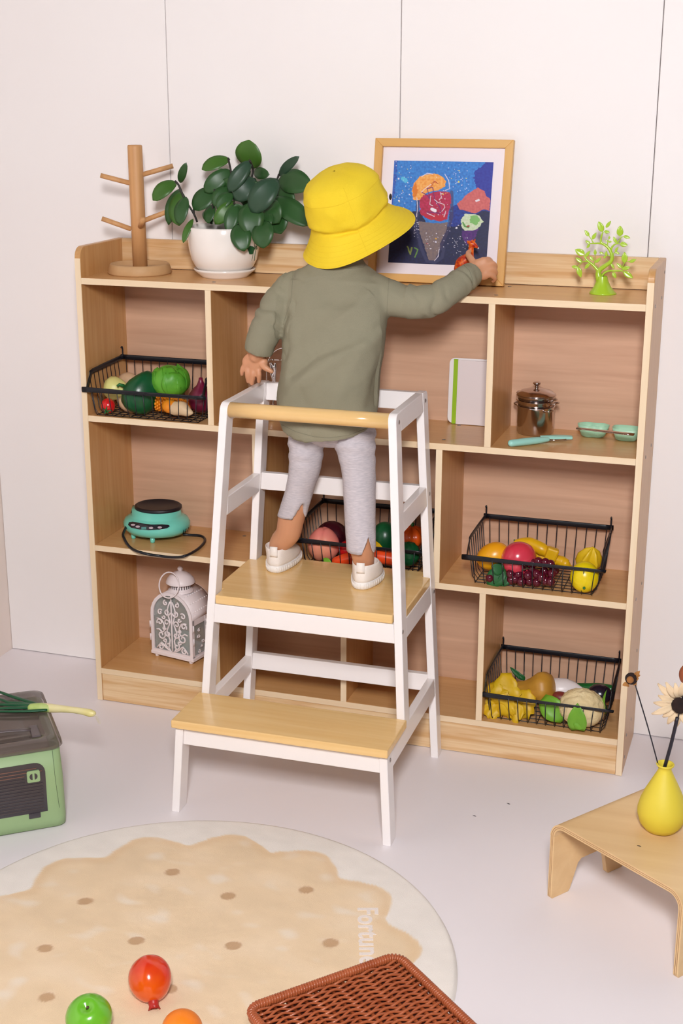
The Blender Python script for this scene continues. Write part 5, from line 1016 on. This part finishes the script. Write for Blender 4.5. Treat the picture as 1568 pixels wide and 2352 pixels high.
# head with face turned away from the camera, towards the painting
yaw = Matrix.Rotation(radians(-24), 3, 'Z') @ Matrix.Rotation(radians(-5), 3, 'X')
def H(x, y, z): return HDC + yaw @ Vector((x, y, z))
q.ball(HDC + Vector((-.003, .004, -.004)), (.062, .070, .070), 32, 22); q.ball(H(0, .026, -.032), (.048, .046, .036), 24, 16)
q.ball(H(0, .080, -.018), (.009, .012, .010), 14, 10)
for s in (-1, 1):
    q.ball(H(s * .030, .058, -.034), (.020, .018, .018), 16, 12); q.ball(H(s * .071, -.002, -.015), (.009, .014, .019), 14, 10)
q.ball(H(0, .068, -.048), (.018, .009, .006), 14, 8)
q.tube([HDC + Vector((0, -.01, -.05)), U(785, 615, -.052), U(778, 655, -.066)], [.034, .031, .036], 20, sub=3, caps='round')
# trunk
q.tube([U(778, 655, -.066), U(770, 760, -.085), U(758, 860, -.102), U(755, 930, -.113), U(757, 965, -.117)], [(rp(78), .036), (rp(88), .048), (rp(84), .052), (rp(84), .052), (rp(72), .044)], 28, sub=4, caps='round', up=(0, 1, 0))
# arms
q.tube([U(698, 656, -.066), U(650, 697, -.088), U(616, 745, -.112), U(600, 790, -.120), U(588, 818, -.118)], [.021, .025, .022, .0185, .0145], 16, sub=4, caps='round')
q.tube([U(868, 668, -.064), U(930, 692, -.058), U(985, 694, -.050), U(1030, 668, -.030), U(1060, 647, .008), U(1085, 627, .046)], [.026, .025, .023, .020, .018, .0155], 16, sub=4, caps='round')
# left hand, palm to the camera
def hand(pts, r, sub=3): q.tube([U(*p) for p in pts], r, 12, sub=sub, caps='round')
LY = -.116
hand([(588, 816, LY), (584, 828, LY), (578, 840, LY)], [(.011, .0165), (.0095, .0220), (.0075, .0225)])
q.ball(U(602, 832, LY + .002), (.0120, .0090, .013), 14, 10); q.ball(U(566, 832, LY + .001), (.009, .0085, .013), 14, 10)
hand([(561, 840, LY), (556, 850, LY - .001), (555.5, 860, LY + .003)], [.0055, .0050, .0040]); hand([(569, 844, LY), (568, 860, LY - .003), (570, 876, LY + .004)], [.0058, .0053, .0043])
hand([(580, 846, LY), (580.5, 863, LY - .003), (578.5, 881, LY + .004)], [.0058, .0054, .0044]); hand([(591, 844, LY), (595, 860, LY - .003), (594.5, 876, LY + .003)], [.0058, .0053, .0043])
hand([(600, 834, LY), (610, 845, LY - .004), (624, 853.5, LY - .004)], [.0085, .0065, .0042])
# right hand, back of the hand to the camera, thumb on the giraffe's neck
hand([(1086, 626, 0.051), (1100, 620, 0.059), (1118, 613, 0.064)], [(.0125, .0165), (.0115, .0225), (.0095, .0220)])
q.ball(U(1108, 626, 0.062), (.017, .010, .015), 14, 10)
hand([(1108, 602, 0.060), (1119, 596, 0.066), (1127, 601, 0.079), (1122, 609, 0.088)], [.0062, .0060, .0054, .0042]); hand([(1117, 608, 0.060), (1130, 605, 0.066), (1137, 613, 0.079), (1132, 621, 0.088)], [.0062, .0060, .0054, .0042])
hand([(1117, 619, 0.060), (1130, 618, 0.065), (1138, 627, 0.077), (1132, 634, 0.085)], [.0060, .0058, .0052, .0041]); hand([(1114, 630, 0.059), (1126, 631, 0.063), (1136, 640, 0.074), (1132, 646, 0.081)], [.0056, .0053, .0047, .0038])
hand([(1092, 612, 0.055), (1083, 597, 0.062), (1074.5, 584, 0.074), (1078, 577, 0.086)], [.0090, .0068, .0058, .0044])
# legs and feet inside the shoes
q.tube([U(718, 965, -.120), U(703, 1035, -.118), U(700, 1075, -.116), U(688, 1125, -.110), U(670, 1185, -.103), U(661, 1225, -.097), foot_l + Vector((.000, .036, .054)), foot_l + Vector((.000, .036, .026))], [.034, .029, .027, .025, .027, .0255, (.027, .0212), (.024, .017)], 20, sub=4, caps='round')
q.tube([U(796, 965, -.120), U(814, 1025, -.120), U(823, 1080, -.122), U(826, 1160, -.128), U(829, 1245, -.135), foot_r + Vector((-.005, .036, .054)), foot_r + Vector((-.005, .036, .026))], [.036, .034, .029, .027, .0250, (.027, .0212), (.024, .017)], 20, sub=4, caps='round')
for ft, ax in ((foot_l, Vector((-.02, 1, 0))), (foot_r, Vector((-.13, .99, 0)))):
    q.tube([ft + ax * .022 + Vector((0, 0, .030)), ft + ax * .06 + Vector((0, 0, .027)), ft + ax * .098 + Vector((0, 0, .020))], [(.017, .014), (.018, .012), (.016, .007)], 16, sub=3, caps='round', up=(0, 0, 1))
body = remesh(q, .0020, 3); build(body, 'body', m_skin, kid)
for s in (-1, 1):
    e = MB(); e.ball(H(s * .028, .0700, -.004), .0075, 14, 10); eo = build(e, 'eye', mat('eye_white', 'f2eeea', .2), kid); e = MB(); e.ball(H(s * .028, .0752, -.004), .0036, 10, 8); build(e, 'iris', mat('eye_dark', '2a1810', .2), eo)
e = MB(); e.tube([H(-.014, .0775, -.047), H(0, .0800, -.049), H(.014, .0775, -.047)], [.002, .0036, .002], 8, sub=3, caps='round'); build(e, 'mouth', mat('lips', 'b8605a', .5), kid)
e = MB(); e.ball(HDC + Vector((-.003, .004, .004)), (.062, .066, .064), 32, 20, lambda p, d: p * (1 + .02 * noise.noise(d * 8)) if d.z > -.15 or d.y < -.2 else p * .9); build(e, 'hair', m_hair, kid)
# leggings
def leg_tube(ctr, hw, hd, notch_a, notch_h, notch_w):
    """open trouser leg hanging from the hip; slit cut into the hem at angle notch_a"""
    n = 48; P_ = [U(*c_) for c_ in ctr]; sub_ = 7; rings = []; L = len(P_)
    for i in range(L - 1):
        g = lambda k: P_[max(0, min(L-1, k))]
        for s in range(sub_ + (1 if i == L - 2 else 0)):
            t_ = s / sub_; a, b_, c_, d_ = g(i-1), g(i), g(i+1), g(i+2)
            p = .5 * ((2*b_) + (-a+c_)*t_ + (2*a-5*b_+4*c_-d_)*t_*t_ + (-a+3*b_-3*c_+d_)*t_**3)
            rings.append((p, hw[i]*(1-t_) + hw[i+1]*t_, hd[i]*(1-t_) + hd[i+1]*t_, (i + t_) / (L-1)))
    vs = []; m_ = MB(); zb = rings[-1][0].z
    for (p, w_, d_, f_) in rings:
        for j in range(n):
            a = 2*pi*j/n; r_ = 1 + .035 * noise.noise(Vector((cos(a) * 2, sin(a) * 2, p.z * 38))) + .08 * max(0, 1 - f_ * 2.0) * sin(p.z * 230 + 1.5 * cos(a * 2))
            v = Vector((p.x + w_ * cos(a) * r_, p.y + d_ * sin(a) * r_, p.z))
            da = abs((a - notch_a + pi) % (2*pi) - pi); top = zb + notch_h * max(0, 1 - da / notch_w)
            if v.z < top: v.z = top; 
            if da < notch_w * 1.6 and p.z < zb + notch_h: v += Vector((cos(a), sin(a), 0)) * .002
            vs.append(v)
    R = len(rings); m_.add(vs, [(i*n+j, (i+1)*n+j, (i+1)*n+(j+1) % n, i*n+(j+1) % n) for i in range(R-1) for j in range(n)], True); return m_
a1 = leg_tube([(708, 975, -.120), (703, 1035, -.118), (700, 1075, -.116), (688, 1125, -.110), (671, 1182, -.102)], [rp(50), rp(39.5), rp(37), rp(33), rp(35)], [.048, .043, .038, .034, .034], -pi/2 + .85, .040, .42)
a2 = leg_tube([(806, 975, -.120), (814, 1020, -.120), (823, 1080, -.122), (826, 1160, -.128), (829, 1262, -.136)], [rp(56), rp(47), rp(38.5), rp(36), rp(34)], [.050, .046, .039, .036, .034], -pi/2 + .80, .040, .42)
a1.add(a2.v, a2.f, True)
bmg = MB(); bmg.ball(U(757, 975, -.118), (rp(98), .056, .045), 32, 16); a1.add(bmg.v, bmg.f, True)
lg = build(a1, 'leggings', m_leg, kid); sd = lg.modifiers.new('cloth', 'SOLIDIFY'); sd.thickness = .0018; sd.offset = -1
# shirt
q = MB(); n = 64; rings = []
def ring(u, v, y, hw, hd, dzb=0, dzf=0, rr=0):
    c_ = U(u, v, y); w_ = rp(hw, y); L = []
    for j in range(n):
        a = 2*pi*j/n; ca, sa = cos(a), sin(a); e_ = .82
        x_ = math.copysign(abs(ca) ** e_, ca) * w_; y_ = math.copysign(abs(sa) ** e_, sa) * hd
        L.append(Vector((c_.x + x_, c_.y + y_, c_.z + (dzb if sa < 0 else dzf) * sa * sa)))
    rings.append(L)
hb = U(752, 1017, -.195).z - U(752, 978, -.118).z
for a in ((775, 594, -.046, 50, .040, .006), (776, 607, -.050, 60, .038, .010), (776, 626, -.056, 94, .042, .010), (777, 643, -.062, 120, .052, .006), (776, 665, -.068, 128, .059), (773, 700, -.076, 126, .065), (768, 760, -.086, 121, .070), (763, 805, -.094, 118, .073), (757, 850, -.100, 116.5, .075), (752, 890, -.105, 117, .077), (750, 925, -.110, 117.5, .079), (750, 950, -.114, 115.5, .081, hb * .25, hb * .2), (751, 966, -.116, 112, .081, hb * .6, hb * .5), (751, 978, -.117, 107, .080, hb, hb * .8)):
    ring(*a)
# recessed underside
ring(751, 978, -.117, 103, .076, hb, hb * .8); ring(752, 962, -.117, 102, .074, hb * .5, hb * .5); rings.append([sum(rings[-1], Vector()) / n] * n); rings.insert(0, [sum(rings[0], Vector()) / n] * n)
loft(q, rings, cap0=False, cap1=False)
q.tube([U(716, 650, -.064), U(674, 661, -.070), U(650, 690, -.086), U(618, 742, -.112), U(601, 780, -.120), U(593, 808, -.119)], [rp(33), rp(38), rp(41), rp(38), rp(36), rp(33)], 32, sub=5, caps=True)
q.tube([U(850, 672, -.064), U(895, 684, -.062), U(940, 693, -.058), U(985, 692, -.050), U(1024, 672, -.036), U(1058, 648, .002), U(1082, 631, .042)], [rp(48), rp(46), rp(39), rp(36), rp(33), rp(31), rp(29)], 32, sub=5, caps=True)
def cloth_fold(v, nr):
    d = 0
    # wide diagonal drapes over the back
    s_ = v.x * .75 - v.z * .66; t_ = v.x * .66 + v.z * .75
    if v.x < .745 and v.x > .50: d += .014 * noise.noise(Vector((s_ * 9, t_ * 3.2, v.y * 5 + 3))) + .0050 * noise.noise(Vector((s_ * 24, t_ * 7, 9)))
    # tight creases across the bent sleeves
    for c_, ax, w_, amp in SLV:
        k = (v - c_); l = k.dot(ax); rr_ = (k - ax * l).length
        if abs(l) < w_ and rr_ < .06: d += amp * (1 - (l / w_) ** 2) * (abs(sin(l * 105 + 2.2 * noise.noise(v * 30))) - .5) * (.4 + .6 * max(0, noise.noise(v * 22 + Vector((3, 1, 0))) + .5))
    if v.y < -.11:
        for pl, w_, amp in DRP:
            best = 9
            for a_, b_ in zip(pl, pl[1:]):
                e_ = b_ - a_; t0 = max(0, min(1, ((v.x - a_.x) * e_.x + (v.z - a_.z) * e_.z) / (e_.x ** 2 + e_.z ** 2))); q_ = a_ + e_ * t0; best = min(best, (v.x - q_.x) ** 2 + (v.z - q_.z) ** 2)
            d += amp * math.exp(-best / w_ ** 2)
    d += .0007 * noise.noise(v * 70)
    return v + nr * d
BK = lambda pts: [U(u, v, -.165) for u, v in pts]
DRP = [(BK([(885, 742), (830, 790), (760, 830), (690, 880), (655, 925)]), .016, .0055), (BK([(893, 760), (862, 820), (845, 880), (838, 940)]), .007, -.0055), (BK([(880, 770), (868, 850), (862, 930)]), .008, .0035), (BK([(868, 748), (800, 792), (730, 818), (670, 862)]), .008, -.0040), (BK([(655, 740), (668, 800), (660, 880)]), .012, .0035), (BK([(830, 800), (790, 870), (770, 950)]), .012, .0030), (BK([(700, 900), (720, 960), (730, 1000)]), .012, -.0030), (BK([(690, 640), (730, 690), (790, 700)]), .012, -.0028), (BK([(850, 640), (820, 700), (780, 730)]), .012, .0030)]
SLV = [(U(628, 715, -.10), (U(601, 780, -.12) - U(650, 690, -.086)).normalized(), .045, .0085), (U(612, 790, -.12), (U(601, 780, -.12) - U(650, 690, -.086)).normalized(), .02, .0015), (U(995, 690, -.048), (U(1030, 668, -.03) - U(940, 693, -.058)).normalized(), .040, .0060), (U(1060, 646, .006), (U(1082, 631, .042) - U(1024, 672, -.036)).normalized(), .028, .0045), (U(672, 640, -.068), (U(650, 690, -.086) - U(672, 655, -.07)).normalized(), .03, .0050)]
sm = remesh(q, .0028, 2, cloth_fold); shirt = build(sm, 'shirt', m_shirt, kid)
m_seam = mat('shirt_seam', '7d7965', .9)
def on_shirt(pts, r_=.0004, m=m_seam, name='seam'):
    """thin seam laid on the shirt by projecting onto its surface"""
    dg = bpy.context.evaluated_depsgraph_get(); out = []
    for u, v in pts:
        d_ = RC @ Vector(((u - 784) / FPX, -(v - 1176) / FPX, -1)); d_.normalize(); ok, loc, nr, _ = shirt.ray_cast(CLOC - WL[kid.name], d_)
        if ok: out.append(loc + WL[kid.name] + nr * .0002)
    if len(out) > 1: s_ = MB(); s_.tube(out, r_, 6, sub=2); build(s_, name, m, shirt)
bpy.context.view_layer.update()
def dense(pts, k=9): return [tuple(a_ + (b_ - a_) * i / k for a_, b_ in zip(p, r)) for p, r in zip(pts, pts[1:]) for i in range(k)] + [pts[-1]]
on_shirt(dense([(893, 640), (890, 680), (888, 720), (890, 738)])); on_shirt(dense([(672, 612), (672, 640), (668, 690), (650, 745)]))
on_shirt(dense([(646, 975), (680, 992), (720, 1003), (755, 1006), (800, 1000), (856, 978)])); on_shirt(dense([(1062, 598 + 8), (1078, 622), (1086, 645), (1084, 662)], 8), .0004)
on_shirt(dense([(778, 612), (800, 618), (835, 614), (838, 606)], 8), .0005)
# hat
ax = (Matrix.Rotation(radians(-12), 3, 'Y') @ Matrix.Rotation(radians(22), 3, 'X')) @ Vector((0, 0, 1)); seam_c = U(803, 500, -.034)
hx = Vector((1, 0, 0)); hx = (hx - ax * hx.dot(ax)).normalized(); hy = ax.cross(hx)
HMt = Matrix(((hx.x, hy.x, ax.x, seam_c.x), (hx.y, hy.y, ax.y, seam_c.y), (hx.z, hy.z, ax.z, seam_c.z), (0, 0, 0, 1)))
HS = .925
prof = [(.1250, -.046), (.1190, -.0415), (.109, -.032), (.099, -.021), (.0905, -.010), (.0855, -.001), (.0835, .004), (.0850, .012), (.0865, .026), (.0865, .045), (.0850, .066), (.0815, .086), (.0750, .103), (.065, .117), (.051, .127), (.034, .1345), (.016, .1375), (0, .138)]
prof = [(r_ * HS, z_ * (HS if z_ < 0 else .72)) for r_, z_ in prof]
def hatf(p, a, t_):
    r_ = sqrt(p.x**2 + p.y**2); u_ = Vector((cos(a), sin(a), 0)); z = p.z
    if z < 0:   # brim flares and waves
        w_ = -z / (.046 * HS); r_ *= 1 + w_ * (.045 * cos(a - .25) + .02 * cos(2 * a + 1)); z += w_ * (.010 * cos(a + .1) - .004 * sin(a * 3 + .5))
    else:
        cr = math.exp(-((z - .006 - .004 * sin(a * 2 + .5)) / .005) ** 2); r_ -= .0060 * cr * (.25 + .75 * max(0, -sin(a + .1))) * (.85 + .25 * sin(a * 5 + 2)); r_ += .0018 * math.exp(-((z - .018 - .003 * sin(a * 3)) / .007) ** 2); r_ += .0042 * noise.noise(Vector((cos(a) * 1.8, sin(a) * 1.8, z * 30))) + .004 * math.exp(-((z - .012) / .014) ** 2) * noise.noise(Vector((cos(a) * 3.5, sin(a) * 3.5, z * 120))) + .0012 * noise.noise(Vector((cos(a) * 4, sin(a) * 4, z * 60)))
        z += .0028 * min(1, r_ / .05) * noise.noise(Vector((cos(a) * 1.5, sin(a) * 1.5, z * 9 + 4)))
    return Vector((r_ * u_.x, r_ * u_.y, z))
full_ = prof + [(max(0, r_ - .0018), z - .0015) for r_, z in prof[::-1][1:]]
fine = []
for (r0, z0), (r1, z1) in zip(full_, full_[1:]): fine += [(r0 * (1-k/3) + r1 * k/3, z0 * (1-k/3) + z1 * k/3) for k in range(3)]
fine.append(full_[-1]); fine.append(full_[0])
hq = MB(); hq.m = HMt; hq.lathe(fine, 96, fn=hatf); hat = build(hq, 'bucket_hat', m_hat, kid)
m_st = mat('yellow_stitch', 'e6c424', .9)
for f_ in (.22, .40, .58, .76, .93):
    r_ = (.0855 + (.125 - .0855) * f_) * HS; z_ = -.001 - .046 * (f_ ** 1.15); s_ = MB(); s_.m = HMt
    i0 = min(range(1, 6), key=lambda i: abs(prof[i][0] - r_)); 
    zz_ = np.interp(r_, [p[0] for p in prof[:6]][::-1], [p[1] for p in prof[:6]][::-1])
    pts = [hatf(Vector((r_ * cos(a), r_ * sin(a), zz_)), a, 0) + Vector((0, 0, .0002)) for a in [2*pi*k/72 for k in range(72)]]; s_.tube(pts, .0002, 5, closed=True); build(s_, 'stitching', m_st, hat)
for a in (-1.05, 2.1):
    pts = [hatf(Vector((r_ * cos(a), r_ * sin(a), z_)), a, 0) * 1.001 for r_, z_ in prof[:14]]; s_ = MB(); s_.m = HMt; s_.tube(pts, .0003, 5); build(s_, 'seam', m_st, hat)
pts = [hatf(Vector((.0818 * HS * cos(a), .0818 * HS * sin(a),   .086 * .72)), a, 0) for a in [2*pi*k/64 for k in range(64)]]; s_ = MB(); s_.m = HMt; s_.tube(pts, .0003, 5, closed=True); build(s_, 'crown_seam', m_st, hat)
s_ = MB(); s_.ball(U(896.5, 452, -.022), (.0025, .006, .006), 10, 8); build(s_, 'dark_patch', m_hair, hat)
# shoes
def shoe(ft, yaw_, side):
    so = MB(); M = Matrix.Translation(ft) @ Matrix.Rotation(yaw_, 4, 'Z')
    def outline(L0, L1, w_, n=40):
        P_ = []
        for j in range(n):
            a = 2*pi*j/n; t_ = (1 - cos(a)) / 2; y = L0 + (L1 - L0) * t_; wd = w_ * (.80 + .26 * sin(pi * min(1, t_ * 1.05) * .9 - .25)) * (abs(sin(a)) ** .62); P_.append((math.copysign(wd * 1.12, sin(a)) + side * .004 * sin(t_ * pi), y))
        return P_
    def R_(L0, L1, w_, z): return [(x, y, z) for x, y in outline(L0, L1, w_)]
    so.m = M; loft(so, [R_(.003, .127, .0245, .0), R_(-.001, .131, .0272, .003), R_(-.001, .131, .0275, .013), R_(.001, .129, .0265, .0155)]); sole = build(so, 'sole', m_rub, shoes := thing_shoe(ft, side))
    for k in range(44):
        a = 2*pi*k/44; P_ = outline(-.0012, .1312, .0276, 44)[k]; rb_ = MB(); rb_.m = M; rb_.tube([(P_[0], P_[1], .003), (P_[0], P_[1], .0125)], .0006, 5); so_add.v = []; 
        RIB.add([M @ Vector(p) for p in []], []); RIBV.append(rb_)
    up = MB(); up.m = M
    loft(up, [R_(.001, .128, .0255, .013), R_(.000, .125, .0258, .022), R_(.0005, .114, .0250, .030), R_(.001, .096, .0242, .038), R_(.002, .080, .0232, .044), R_(.003, .071, .0226, .0490), R_(.0035, .070, .0220, .0498), R_(.0052, .067, .0206, .048), R_(.007, .064, .0190, .038)], cap1=True); build(up, 'upper', m_shoe, shoes)
    tb = MB(); tb.m = M; tb.grid(6, 3, lambda s, u: (-.008 + .016 * u, .0005 + .001 * s - .0015 * sin(s * pi), .036 + .021 * s), .0015); build(tb, 'heel_tab', m_shoe, shoes)
    rq = MB()
    for r_ in RIBV: rq.add(r_.v, r_.f, True)
    RIBV.clear(); tag(build(rq, 'sole_ribs', m_rub, shoes), kind='stuff')
    return shoes
so_add = MB(); RIB = MB(); RIBV = []
def thing_shoe(ft, side):
    e = MB(); e.ball(ft + Vector((0, .03, .018)), (.012, .02, .006), 12, 8); return build(e, 'shoe', m_shoe, kid)
shoe(foot_r, radians(8), 1); shoe(foot_l, radians(1), -1)
